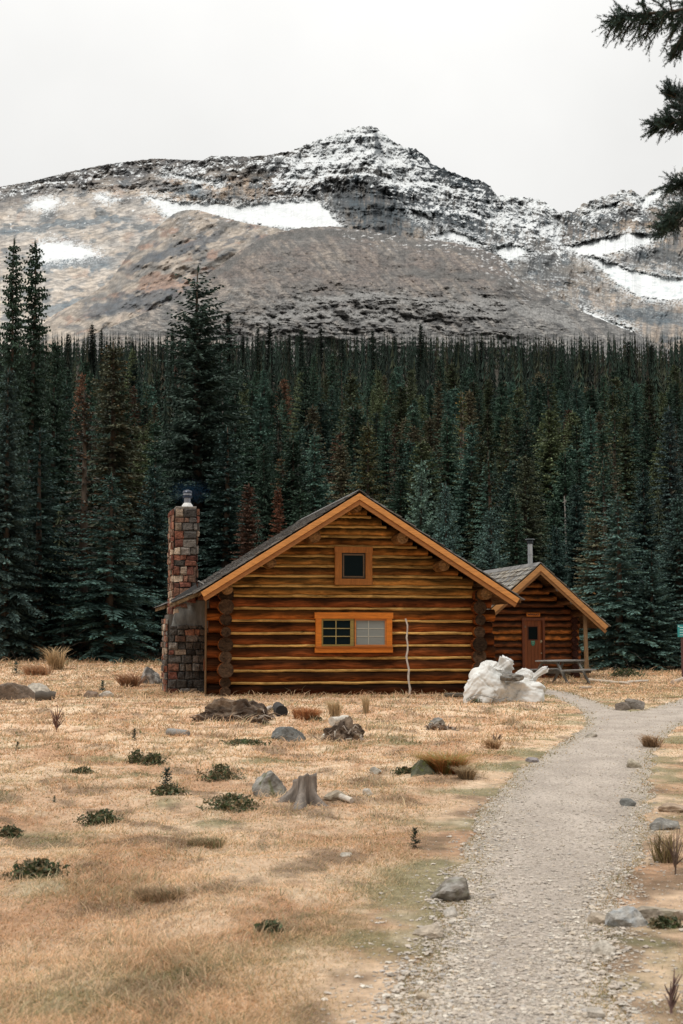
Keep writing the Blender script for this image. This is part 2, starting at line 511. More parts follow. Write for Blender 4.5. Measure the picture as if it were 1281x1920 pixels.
SKYLINE = [(-400, 430), (-200, 395), (0, 350), (60, 340), (130, 322), (200, 308), (290, 297), (380, 301), (395, 292), (460, 294), (500, 291), (545, 283), (575, 271),
           (590, 265), (620, 255), (650, 243), (675, 238), (692, 236), (706, 239), (718, 250), (735, 262), (755, 275), (780, 280), (800, 294), (812, 309),
           (832, 316), (842, 321), (858, 326), (872, 333), (905, 339), (920, 350), (932, 367), (955, 367), (985, 371), (1010, 373), (1020, 378), (1034, 387), (1045, 396),
           (1075, 397), (1090, 384), (1112, 374), (1130, 370), (1165, 356), (1190, 358), (1203, 370), (1225, 353), (1250, 345), (1281, 313), (1340, 280), (1500, 240), (1700, 230)]
SNOW = [[(272, 366), (300, 374), (340, 379), (400, 382), (440, 386), (500, 379), (560, 378), (603, 379), (612, 390), (640, 424), (600, 432), (500, 425), (430, 412), (385, 400), (345, 398), (318, 407), (300, 392)],
        [(72, 456), (110, 455), (150, 462), (186, 476), (150, 484), (78, 490)],
        [(770, 393), (790, 398), (815, 414), (800, 419), (775, 406)],
        [(804, 443), (845, 431), (870, 438), (912, 458), (890, 462), (845, 450)],
        [(918, 466), (958, 456), (985, 464), (1005, 474), (975, 482), (950, 490), (935, 480)],
        [(1052, 462), (1090, 455), (1120, 447), (1180, 436), (1248, 437), (1215, 458), (1170, 470), (1120, 482), (1085, 478)],
        [(1092, 476), (1130, 486), (1190, 508), (1240, 518), (1300, 524), (1300, 560), (1250, 564), (1200, 556), (1160, 534)],
        [(1090, 577), (1130, 596), (1185, 616), (1190, 623), (1120, 606)],
        [(1160, 366), (1196, 362), (1204, 374), (1226, 356), (1250, 347), (1290, 318), (1290, 338), (1250, 360), (1214, 388), (1200, 394), (1196, 375)],
        [(1092, 400), (1140, 384), (1165, 378), (1160, 388), (1110, 404)],
        [(300, 322), (340, 326), (420, 345), (405, 349), (330, 333)],
        [(180, 365), (215, 372), (200, 377), (180, 371)], [(62, 378), (95, 370), (110, 382), (90, 395), (60, 388)]]
def snow_poly(U, PY):
    du = 9 * fbm(U / 22, PY / 14, 101, 4, .65); dv = 6 * fbm(U / 14, PY / 8, 102, 4, .65)
    ragged = 4.5 * fbm(U / 5, PY / 2.6, 103, 3)
    m = np.zeros(U.shape); near = np.full(U.shape, 99.0)
    for p in SNOW:
        xs = [a for a, b in p]; ys = [b for a, b in p]
        sel = (U > min(xs) - 40) & (U < max(xs) + 40) & (PY > min(ys) - 30) & (PY < max(ys) + 30)
        if sel.any():
            d = sdpoly(U[sel] + du[sel], PY[sel] + dv[sel], p)
            m[sel] = np.maximum(m[sel], sstep(1.8, -2.6, d + ragged[sel]))
            near[sel] = np.minimum(near[sel], d)
    return m, near

def band(U, PY, line, th, seed, rough=.5):
    """a cliff band: 1 along a broken line, ragged towards its edges"""
    x0, x1 = line[0][0], line[-1][0]
    yc = np.interp(U, [p[0] for p in line], [p[1] for p in line])
    n = fbm(U / 22, PY / 14, seed, 4, .6)
    d = np.abs(PY + 9 * fbm(U / 45, U * 0, seed + 1, 3) - yc) / th + rough * 2.4 * n
    return sstep(1.15, .75, d) * sstep(x0 - 20, x0 + 20, U) * sstep(x1 + 20, x1 - 20, U)

def mute(c, k, g):
    l = c.mean(-1, keepdims=True)
    return (l + (c - l) * k) * g

def lerp(a, b, w):
    return a * (1 - w[..., None]) + b * w[..., None]

class BackM:
    def R(s, U, PY, T, TOP):
        s.snow, s.near = snow_poly(U, PY)
        # the beds dip gently; q is height through the beds
        q = PY + 0.10 * (U - 640) * (U < 640) - 0.16 * np.maximum(0, U - 700) + 9 * fbm(U / 110, PY / 60, 110, 4)
        s.q = q
        base = 2700 + 2700 * T
        step = 0
        for per, a in ((41, .70), (15, .55), (6.1, .30)):
            ph = q / per + .45 * fbm(U / 60, PY / 60, 111, 3)
            fr = ph - np.floor(ph)
            step = step + a * per * (sstep(0.0, .28, fr) - fr) * (1 + .8 * fbm(U / 40, q / 30, 112, 3))
        wx = U + 14 * fbm(U / 40, PY / 40, 113, 3); wy = PY + 14 * fbm(U / 40 + 7, PY / 40, 114, 3)
        gull = ridged(wx / 40 + .3 * wy / 40, wy / 80, 120, 5)
        fine = fbm(wx / 13, wy / 12, 130, 6, .62)
        big = fbm(U / 120, PY / 90, 140, 3)
        s.fine, s.big, s.gull = fine, big, gull
        soft = 1 - .93 * s.snow
        s.ridge = sstep(520, 330, PY)
        amp = (0.26 + .52 * s.ridge) * soft
        up = sstep(.0, .06, (PY - TOP) / 400)
        smoothleft = sstep(420, 250, U) * sstep(345, 385, PY)
        amp = amp * (1 - .72 * smoothleft)
        s.but = ridged(wx / 40 + .12 * wy / 46, wy / 240, 121, 4)
        cl = sstep(640, 740, U) * sstep(330, 370, PY) * sstep(520, 470, PY) + .6 * sstep(960, 1010, U) * sstep(470, 520, PY)
        return base + 130 * big - amp * (3.2 * step + 120 * (gull - .5) * (.4 + .6 * up) - 76 * fine) - 130 * s.but * soft * cl
    def col(s, U, PY, T, TOP, R, P):
        grey = np.array([.185, .175, .165]); tan = np.array([.335, .275, .215]); blue = np.array([.062, .083, .098])
        dark = np.array([.07, .07, .072]); pale = np.array([.345, .31, .27]); rust = np.array([.27, .175, .125]); orange = np.array([.40, .285, .19])
        dd = PY - TOP
        c = lerp(np.broadcast_to(grey, U.shape + (3,)), tan, sstep(-.2, .3, fbm(U / 55, s.q / 24, 150, 5)))
        left = sstep(540, 300, U)
        c = lerp(c, pale, left * sstep(-.35, .25, fbm(U / 70, s.q / 30, 151, 5)) * sstep(335, 365, PY) * .85)
        c = lerp(c, tan * 1.1, left * sstep(480, 540, PY) * sstep(-.2, .3, fbm((U + PY) / 40, (PY - .6 * U) / 40, 167, 4)) * .7)
        c = lerp(c, rust, sstep(.20, .45, fbm(U / 50 + 8, s.q / 30, 152, 4)) * .45)
        # tan cliff band above the snowfield; orange feet of the right-hand walls
        c = lerp(c, orange, sstep(290, 330, U) * sstep(650, 570, U) * sstep(328, 338, PY + .02 * (U - 400)) * sstep(384, 374, PY) * sstep(-.4, .15, fbm(U / 24, PY / 36, 153, 4)) * .85)
        c = lerp(c, orange * .95, sstep(720, 780, U) * sstep(400, 425, PY) * sstep(485, 450, PY) * sstep(-.2, .3, fbm(U / 18, PY / 40, 154, 4)) * .7)
        c = lerp(c, pale, sstep(940, 1000, U) * sstep(440, 500, PY) * .5 * sstep(-.4, .2, fbm(U / 25, PY / 40, 155, 4)))
        c = lerp(c, orange, sstep(960, 1040, U) * sstep(500, 560, PY) * .4 * sstep(-.1, .3, fbm(U / 20, PY / 40, 165, 4)))
        # water-stained vertical streaks on the walls, blue grey limestone higher up
        streak = fbm(U / 7, PY / 60, 156, 4)
        wall_ = sstep(600, 680, U) * sstep(500, 440, PY) + .8 * sstep(330, 350, U) * sstep(660, 600, U) * sstep(335, 345, PY) * sstep(385, 376, PY) + .45 * sstep(960, 1010, U) * sstep(460, 500, PY)
        c = lerp(c, blue, np.clip(sstep(-.02, .28, streak + .5 * s.big) * wall_ * .85, 0, 1))
        c = lerp(c, blue, sstep(430, 560, U) * sstep(190, 120, dd) * sstep(1120, 1040, U) * .62)
        c = lerp(c, blue * 1.2, sstep(.10, .30, fbm(U / 36, s.q / 18, 157, 5)) * .7)
        for ln, th, sd_ in (([(60, 500), (130, 488), (215, 496)], 13, 810), ([(0, 436), (120, 420), (250, 408)], 7, 820), ([(70, 585), (150, 574), (230, 566)], 12, 830), ([(300, 348), (350, 352), (402, 366)], 11, 840),
                            ([(650, 388), (690, 405), (740, 420)], 24, 850), ([(780, 392), (840, 408), (900, 436)], 20, 860), ([(1085, 420), (1130, 412), (1190, 400)], 16, 870), ([(1180, 472), (1230, 480), (1290, 492)], 16, 880),
                            ([(1150, 590), (1200, 590), (1290, 600)], 14, 890)):
            c = lerp(c, blue * (1.5 if th < 15 else 1.0), band(U, PY, ln, th, sd_) * .75)
        cap = sstep(48, 22, dd) * sstep(560, 440, U)
        c = lerp(c, dark, cap * .7)
        crag = sstep(735, 770, U) * sstep(945, 915, U) * sstep(46, 16, dd + 18 * fbm(U / 14, PY / 14, 168, 3))
        c = lerp(c, blue * .75, crag * .9)
        thin = sstep(.42, .68, ridged(U / 30, s.q / 6, 158, 4))
        c = lerp(c, dark, thin * .45)
        c = c * (1 + (.50 - .28 * left) * fbm(U / 3.1, PY / 2.5, 159, 4, .6))[..., None]
        c = c * (1 + .30 * fbm(U / 11, PY / 9, 169, 4, .6))[..., None]
        c = c * (1 + .22 * left * ridged((U + 1.6 * PY) / 60, (PY - .35 * U) / 9, 171, 3) * sstep(350, 380, PY))[..., None]
        c = lerp(c, dark * .8, sstep(.55, .78, ridged(U / 80, s.q / 4.6, 172, 3, .6)) * (.15 + .4 * s.ridge) * (1 - .5 * left))
        tw = np.abs(U - (703 + .18 * (PY - 240))) - 2 - .14 * np.maximum(0, PY - 240) - 4 * fbm(U / 6, PY / 6, 170, 3)
        tower = sstep(2.5, -2.5, tw) * sstep(302, 284, PY)
        c = lerp(c, blue * .8, tower * .85)
        c = mute(c, .80, 1.06 + .36 * left[..., None])
        # snow: dusted where the surface is gentle, high up
        g = np.gradient(R, axis=0) / np.maximum(1e-6, -np.gradient(PY, axis=0))
        led = np.clip((g - 4.5) / 10, -1.3, 1.5)
        hi = sstep(175, 40, dd) * sstep(400, 560, U) * sstep(1090, 1040, U) * (1 - .6 * sstep(55, 15, dd) * sstep(600, 480, U))
        hi = np.maximum(hi, .62 * sstep(62, 12, dd) * sstep(640, 480, U))
        hi = np.maximum(hi, .66 * sstep(1050, 1085, U) * sstep(120, 20, dd))
        hi = np.maximum(hi, .60 * sstep(940, 1000, U) * sstep(500, 380, PY))
        hi = np.maximum(hi, .42 * left * sstep(120, 20, np.abs(PY - 390)))
        sn = fbm(U / 15, s.q / 6, 160, 5, .62); dg = fbm((U + .8 * PY) / 17, (PY - .5 * U) / 7, 166, 5, .6); sn2 = fbm(U / 3.6, PY / 2.2, 164, 3)
        m = sstep(.03, .19, .50 * sn + .45 * dg + .36 * sn2 + .15 * led + .82 * hi - .585 - .10 * sstep(760, 860, U) * sstep(1070, 1020, U) - .25 * crag) * (1 - .85 * tower)
        m = m * (.82 + .18 * sstep(-.2, .3, sn2))
        m = np.maximum(m, sstep(.10, .28, sn * .6 + .5 * sn2 + .10 * led) * sstep(930, 980, U) * sstep(470, 500, PY) * sstep(640, 520, PY) * .5)
        m = np.maximum(m, sstep(26, -2, s.near) * sstep(.02, .20, .5 * sn + .6 * sn2 + .16 * sstep(14, 0, s.near)) * .8)
        m = np.maximum(m, s.snow)
        white = np.array([.69, .71, .715]); ice = np.array([.52, .575, .585])
        sc = lerp(np.broadcast_to(white, U.shape + (3,)), ice, sstep(.0, .4, fbm(U / 18, PY / 6, 161, 4)) * (.22 + .65 * sstep(1080, 1150, U) * sstep(480, 520, PY)))
        return c * (1 - m[..., None]) + sc * m[..., None]

bm_ = BackM()
def jag_back(u):
    a = sstep(480, 600, u) * sstep(1500, 1300, u)
    return (1.2 + 3.2 * a) * fbm(u / 9, u * 0, 200, 4, .6) * 1.6 + 1.2 * fbm(u / 3, u * 0, 201, 2)
sheet('mountain', 'snow dusted rocky mountain with small glaciers and a pointed summit', SKYLINE, -300, 1580, 1500, 500, 700, bm_.R, bm_.col, jag_back,
      [(60, 15), (400, 260), (1500, 1100)])

HUMP = [(-300, 720), (40, 640), (110, 585), (165, 555), (205, 528), (225, 500), (240, 478), (265, 452), (290, 432), (318, 406), (334, 397), (352, 393), (372, 394), (400, 402), (430, 411), (470, 420),
        (520, 428), (560, 440), (620, 470), (700, 520), (760, 600), (900, 720)]
class HumpM:
    def R(s, U, PY, T, TOP):
        q = PY + .26 * (U - 400) + 9 * fbm(U / 60, PY / 40, 210, 3)
        s.q = q
        step = 0
        for per, a in ((34, .6), (12, .5)):
            ph = q / per + .4 * fbm(U / 40, PY / 40, 223, 3)
            fr = ph - np.floor(ph)
            step = step + a * per * (sstep(0, .3, fr) - fr) * (1 + .9 * fbm(U / 40, q / 30, 224, 3))
        s.fine = fbm(U / 14, PY / 12, 213, 6, .62)
        return 1900 + 500 * T + 260 * T ** 4 - .8 * step + 13 * s.fine + 70 * fbm(U / 80, PY / 60, 212, 3) - 22 * ridged(U / 44 + PY / 50, PY / 60, 219, 4)
    def col(s, U, PY, T, TOP, R, P):
        grey = np.array([.185, .175, .16]); tan = np.array([.34, .28, .22]); rust = np.array([.28, .165, .115]); blue = np.array([.085, .10, .118]); dark = np.array([.075, .072, .07])
        c = lerp(np.broadcast_to(grey, U.shape + (3,)), tan, sstep(-.25, .2, fbm(U / 60, s.q / 26, 214, 5)))
        rz_ = sstep(30, 6, np.abs(PY - 535)) * sstep(225, 280, U) * sstep(400, 330, U) + .8 * sstep(22, 4, np.abs(PY - 425)) * sstep(500, 560, U)
        c = lerp(c, rust, sstep(.0, .25, fbm(U / 46, s.q / 20, 215, 4) - .12 + .4 * rz_) * .75)
        bl = band(U, PY, [(150, 592), (215, 575), (260, 562), (330, 556), (400, 546), (436, 520)], 15, 910) + band(U, PY, [(238, 508), (275, 488), (350, 462), (418, 440)], 9, 920) + .7 * band(U, PY, [(470, 445), (500, 452), (560, 450)], 7, 930)
        bz = sstep(34, 8, np.abs(PY - 572 + .12 * (U - 300))) * sstep(150, 210, U) * sstep(480, 400, U) + sstep(16, 4, np.abs(PY - 470 + .1 * (U - 300))) * sstep(240, 300, U)
        c = lerp(c, blue, sstep(.06, .24, fbm(U / 30, s.q / 14, 216, 5) - .14 + .22 * bz) * .7)
        c = lerp(c, blue, np.clip(bl, 0, 1) * .8)
        c = lerp(c, tan * 1.1, sstep(575, 605, PY) * sstep(-.2, .2, fbm(U / 40, PY / 25, 222, 3)) * .8)
        c = lerp(c, dark, sstep(.4, .62, ridged(U / 26, s.q / 8, 217, 4)) * .4)
        c = c * (1 + .34 * fbm(U / 3, PY / 2.5, 218, 4, .6))[..., None] * (1 + .25 * fbm(U / 10, PY / 8, 225, 4))[..., None]
        c = mute(c, .76, 1.25)
        m = sstep(.22, .38, fbm(U / 9, PY / 4, 220, 5, .6)) * sstep(470, 400, PY) * .6
        return c * (1 - m[..., None]) + .7 * m[..., None]
hm = HumpM()
sheet('mountain_shoulder', 'tan and blue grey rock shoulder below the snowfield', HUMP, -280, 880, 760, 260, 720, hm.R, hm.col, lambda u: 1.6 * fbm(u / 7, u * 0, 221, 3), [(80, 20), (300, 200)])

DOME = [(-300, 760), (0, 700), (120, 650), (240, 600), (300, 575), (330, 560), (370, 528), (410, 500), (440, 478), (480, 452), (520, 436), (565, 427), (620, 424), (680, 431), (720, 439),
        (800, 448), (860, 457), (905, 468), (935, 480), (950, 494), (968, 518), (985, 532), (1010, 546), (1035, 560), (1080, 580), (1130, 600), (1190, 625), (1240, 648), (1330, 690), (1500, 740)]
class DomeM:
    def R(s, U, PY, T, TOP):
        q = PY - .05 * (U - 640) + 8 * fbm(U / 70, PY / 40, 230, 4)
        s.q = q
        step = 0
        low = sstep(480, 570, PY)
        for per, a in ((26, .6), (10.5, .6), (4.8, .4)):
            ph = q / per + .55 * fbm(U / 40, PY / 40, 231, 3)
            fr = ph - np.floor(ph)
            step = step + a * per * (sstep(0, .3, fr) - fr) * np.clip(1 + 1.6 * fbm(U / 34, q / 24, 248, 3), 0, 2)
        wx = U + 10 * fbm(U / 30, PY / 30, 249, 3)
        s.fine = fbm(wx / 12, PY / 10, 233, 6, .66)
        s.gul = ridged(wx / 44 - PY / 50, PY / 110, 236, 5)
        return 1190 + 330 * T + 420 * T ** 3.2 - (.10 + .8 * low) * step + (10 + 4 * low) * s.fine + 55 * fbm(U / 120, PY / 70, 232, 4) - (12 + 13 * low) * s.gul
    def col(s, U, PY, T, TOP, R, P):
        gb = np.array([.145, .132, .120]); rust = np.array([.175, .125, .10]); grey = np.array([.15, .147, .14]); dark = np.array([.058, .058, .058]); tan = np.array([.275, .222, .175]); pale = np.array([.29, .275, .25])
        c = lerp(np.broadcast_to(gb, U.shape + (3,)), rust, sstep(-.15, .35, fbm(U / 55, s.q / 30, 234, 5) + .15 * sstep(60, 20, np.abs(PY - 510))) * .5)
        lowm = sstep(520, 585, PY + 22 * fbm(U / 50, PY / 40, 246, 3))
        c = lerp(c, grey, lowm * .85)
        c = lerp(c, tan, sstep(.0, .35, fbm((U - .9 * PY) / 16, (PY + .55 * U) / 110, 235, 5)) * .6 * (1 - .5 * lowm))
        c = lerp(c, tan, sstep(540, 420, U) * sstep(-.2, .3, fbm(U / 50, s.q / 26, 247, 4)) * .6)
        c = lerp(c, dark, sstep(.05, .30, fbm(U / 22, s.q / 11, 237, 6, .6)) * (.4 + .45 * lowm))
        c = lerp(c, pale, sstep(.12, .36, fbm(U / 24 + 5, s.q / 10, 238, 6, .6)) * (.15 + .5 * lowm))
        c = lerp(c, dark, sstep(.5, .7, ridged(U / 24, s.q / 7, 239, 4)) * .5)
        c = lerp(c, dark, sstep(.50, .74, ridged(U / 90, s.q / 4.4, 253, 3, .6)) * (.25 + .35 * lowm))
        c = lerp(c, dark, sstep(.55, .8, ridged((U - .9 * PY) / 9, (PY + .55 * U) / 120, 254, 3)) * .35 * (1 - lowm))
        for ln, th, sd_ in (([(330, 566), (372, 536), (414, 508), (445, 486), (500, 452)], 7, 940), ([(470, 604), (560, 590), (660, 588), (770, 600)], 10, 950), ([(560, 566), (700, 556), (820, 570), (930, 590)], 9, 960),
                            ([(760, 510), (840, 515), (930, 522), (962, 530)], 8, 970), ([(880, 560), (960, 575), (1080, 610)], 12, 980), ([(480, 452), (560, 440), (640, 437), (760, 452), (930, 482)], 7, 990)):
            c = lerp(c, grey * (.62 if th < 9 else 1.35), band(U, PY, ln, th, sd_) * .7)
        c = 1.08 * c * (1 + (.55 + .25 * lowm) * fbm(U / 2.8, PY / 2.3, 240, 4, .6))[..., None] * (1 + .3 * fbm(U / 9, PY / 8, 252, 4))[..., None]
        c = mute(c, .74, 1.14)
        m = sstep(.20, .36, fbm(U / 13, PY / 4.2, 241, 5, .65)) * sstep(42, 4, PY - TOP) * sstep(600, 680, U) * sstep(1000, 960, U) * .9
        m = np.maximum(m, sstep(.22, .38, fbm(U / 9, PY / 3.6, 242, 4)) * sstep(60, 20, PY - TOP) * sstep(860, 920, U) * sstep(1010, 970, U) * .8)
        return c * (1 - m[..., None]) + .7 * m[..., None]
dm = DomeM()
sheet('rocky_dome', 'brown rounded rocky slope rising behind the forest', DOME, -280, 1480, 1400, 420, 770, dm.R, dm.col, lambda u: 1.8 * fbm(u / 8, u * 0, 243, 3) + .8 * fbm(u / 3, u * 0, 244, 2), [(60, 10), (200, 120)])

# ------------------------------------------------------------------ trees
def conifer_mesh(seed, h, R, z0=0.06, per=0.33, nb=6, droop=.45, rise=.25, power=.9, irr=.3, twig=.15, lobes=0.0, bare=0.0, thin_top=0.0, brown=0.0, stubs=14):
    """a spruce or fir of height h: returns a trunk mesh and a crown mesh of needle sprays"""
    rr = random.Random(seed); rng = np.random.default_rng(seed)
    tm = MB(seed)
    zs = np.linspace(0, h, 9)
    ph = rng.uniform(0, 6.28)
    pts = [(.05 * math.sin(ph + z * .35) * z / h, .05 * math.cos(ph + z * .3) * z / h, z) for z in zs]
    r0 = .013 * h + .03
    tm.tube(pts, [r0 * (1.25 if i == 0 else 1) * (1 - .96 * z / h) + .006 for i, z in enumerate(zs)], 8, (.11, .085, .065), wob=.06)
    for k in range(stubs):                                    # dead lower twigs
        z = rr.uniform(.4, h * max(z0 * 1.5, .22)); a = rr.uniform(0, 6.28); L = rr.uniform(.3, .9) * R * .6
        p0 = Vector((0, 0, z)); p1 = p0 + Vector((math.cos(a) * L, math.sin(a) * L, -.25 * L)); p2 = p0 + Vector((math.cos(a) * L * 1.5, math.sin(a) * L * 1.5, -.65 * L))
        tm.tube([p0, p1, p2], [.018, .011, .004], 4, (.14, .115, .095), caps=False)
    V = []; Fq = []; Cc = []
    nV = 0
    z = h * z0
    lob = [(rr.uniform(0, 6.28), rr.uniform(.3, .9) * h, rr.uniform(.5, 1)) for _ in range(5)]
    while z < h * .985:
        f = (h - z) / (h * (1 - z0))
        L0 = R * (f ** power) * (1 - .25 * max(0, (f - .85) / .15))
        if thin_top and f < thin_top and rr.random() < .35:
            z += per * .8; continue
        n = max(4, int(round(nb * (.55 + .45 * f) + rr.uniform(-1, 1))))
        a0 = rr.uniform(0, 6.28)
        for b in range(n):
            if bare and rr.random() < bare: continue
            a = a0 + 2 * math.pi * b / n + rr.uniform(-.35, .35)
            L = L0 * rr.uniform(1 - irr, 1 + irr * .55) + .10
            for (la, lz, lw) in lob:
                L *= 1 + lobes * lw * math.exp(-((z - lz) / (.08 * h)) ** 2) * math.cos(a - la)
            L = max(L, .08)
            zz = z + rr.uniform(-.5, .5) * per
            d = np.array([math.cos(a), math.sin(a), 0.0]); pz = np.array([-math.sin(a), math.cos(a), 0.0])
            up0 = rise * (1.4 - 1.3 * f) + .35 * (1 - f); dr = droop * (.35 + .9 * f) * rr.uniform(.7, 1.3)
            ns = max(3, int(L / twig))
            s = np.linspace(.12, 1.0, ns)
            P = d * (L * s)[:, None] + np.array([0, 0, 1.0]) * (L * (up0 * s - dr * s ** 2 + .28 * dr * s ** 4))[:, None] + np.array([0, 0, zz])
            # twigs left and right of the branch, some hanging
            k = 6
            S = np.repeat(np.arange(ns), k)
            m = len(S)
            side = np.tile([1, -1, 1, -1, 1, -1], ns)
            ang = rng.uniform(.55, 1.15, m)
            lt = (.10 + .34 * L * (1.08 - s[S]) * rng.uniform(.55, 1.1, m)).clip(.07, .75)
            lt[2::6] *= .7; lt[3::6] *= .7; lt[4::6] *= .5; lt[5::6] *= .5; ang[4::6] *= .45; ang[5::6] *= .45
            hang = rng.uniform(-.55, .12, m); hang[2::6] -= .40; hang[3::6] += .30; hang[4::6] += .15; hang[5::6] -= .25
            D = d * np.cos(ang)[:, None] + pz * (np.sin(ang) * side)[:, None] + np.array([0, 0, 1.0]) * hang[:, None]
            D /= np.linalg.norm(D, axis=1)[:, None]
            B = P[S]
            Tp = B + D * lt[:, None]
            Tp[:, 2] -= .12 * lt
            rn = rng.normal(size=(m, 3)) + np.array([0, 0, .6]); W = np.cross(D, rn); W /= np.linalg.norm(W, axis=1)[:, None] + 1e-9
            w = rng.uniform(.030, .060, m) + .035 * lt
            M = B * .5 + Tp * .5; M[:, 2] += .03 * lt
            q = np.stack([B, M + W * w[:, None], Tp, M - W * w[:, None]], 1)
            # one spray along the tip of the branch
            tip = np.array([[P[-1] - d * .10, P[-1] + pz * .05, P[-1] + d * .14 + np.array([0, 0, .03]), P[-1] - pz * .05]])
            q = np.concatenate([q, tip])
            V.append(q.reshape(-1, 3))
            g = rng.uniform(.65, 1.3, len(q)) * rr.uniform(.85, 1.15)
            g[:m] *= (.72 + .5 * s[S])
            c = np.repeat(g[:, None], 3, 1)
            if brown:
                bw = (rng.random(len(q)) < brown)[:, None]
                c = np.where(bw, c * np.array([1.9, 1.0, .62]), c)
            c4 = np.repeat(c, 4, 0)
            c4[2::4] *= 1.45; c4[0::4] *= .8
            Cc.append(c4)
        z += per * rr.uniform(.8, 1.2) * (.45 + .65 * f)
    # leader shoot
    L = np.array([[(-.03, 0, h - .4), (0, .05, h - .15), (0, 0, h + .12), (0, -.05, h - .15)], [(0, -.03, h - .4), (.05, 0, h - .15), (0, 0, h + .12), (-.05, 0, h - .15)]])
    V.append(L.reshape(-1, 3)); Cc.append(np.ones((8, 3)))
    V = np.concatenate(V); Cc = np.concatenate(Cc)
    F = np.arange(len(V)).reshape(-1, 4)
    return tm, V, F, Cc

class Proto:
    def __init__(s, seed, h, **kw):
        s.h = h
        tm, V, F, c = conifer_mesh(seed, h, **kw)
        s.trunk = tm; s.V, s.F, s.c = V, F, c
        s.trunk_me = s.crown_me = None
PROTO = {
    'dense':  Proto(11, 12, R=1.75, nb=8, droop=.40, rise=.18, per=.28, power=.8, twig=.12),
    'fir':    Proto(12, 9, R=1.75, z0=.03, nb=8, droop=.22, rise=.35, per=.30, twig=.12),
    'narrow': Proto(13, 16, R=1.35, nb=8, droop=.55, rise=.05, per=.28, power=.50, irr=.45, twig=.12),
    'ragged': Proto(14, 14, R=1.7, nb=7, droop=.6, rise=.15, per=.34, irr=.5, lobes=.3, power=.66, brown=.05, twig=.13),
    'tall':   Proto(15, 20, R=2.25, z0=.10, nb=8, droop=.40, rise=.28, per=.34, power=.50, irr=.45, lobes=.25, thin_top=.22, twig=.14),
    'spire':  Proto(16, 13, R=1.15, nb=8, droop=.5, rise=.1, per=.28, power=.72, irr=.4, twig=.11),
    'skirt':  Proto(17, 12, R=2.3, z0=.04, nb=7, droop=.50, rise=.12, per=.40, irr=.4, lobes=.25, twig=.16, power=.8),
    'thin':   Proto(18, 12, R=1.1, nb=5, droop=.5, rise=.1, per=.40, bare=.25, irr=.5, brown=.25, stubs=40),
}
def place_tree(name, kind, x, y, z, h, w, rz, col, label, group, lean=(0, 0)):
    p = PROTO[kind]
    t = thing(name, label, 'tree', (x, y, z), rz, group)
    s = h / p.h
    t.scale = (s * w, s * w, s)
    t.rotation_euler = (lean[0], lean[1], rz)
    if p.trunk_me is None:
        o = p.trunk.build('trunk', M_TRUNK, t); p.trunk_me = o.data
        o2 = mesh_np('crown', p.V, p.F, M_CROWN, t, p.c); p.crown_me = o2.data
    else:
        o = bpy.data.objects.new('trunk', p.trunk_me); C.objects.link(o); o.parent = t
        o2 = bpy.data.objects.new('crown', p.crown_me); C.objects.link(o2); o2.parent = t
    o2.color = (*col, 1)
    return t

DK = (.026, .046, .031); BG = (.040, .068, .052); OL = (.062, .066, .032); RU = (.105, .045, .026); TEAL = (.062, .098, .078); BRN = (.070, .055, .034)
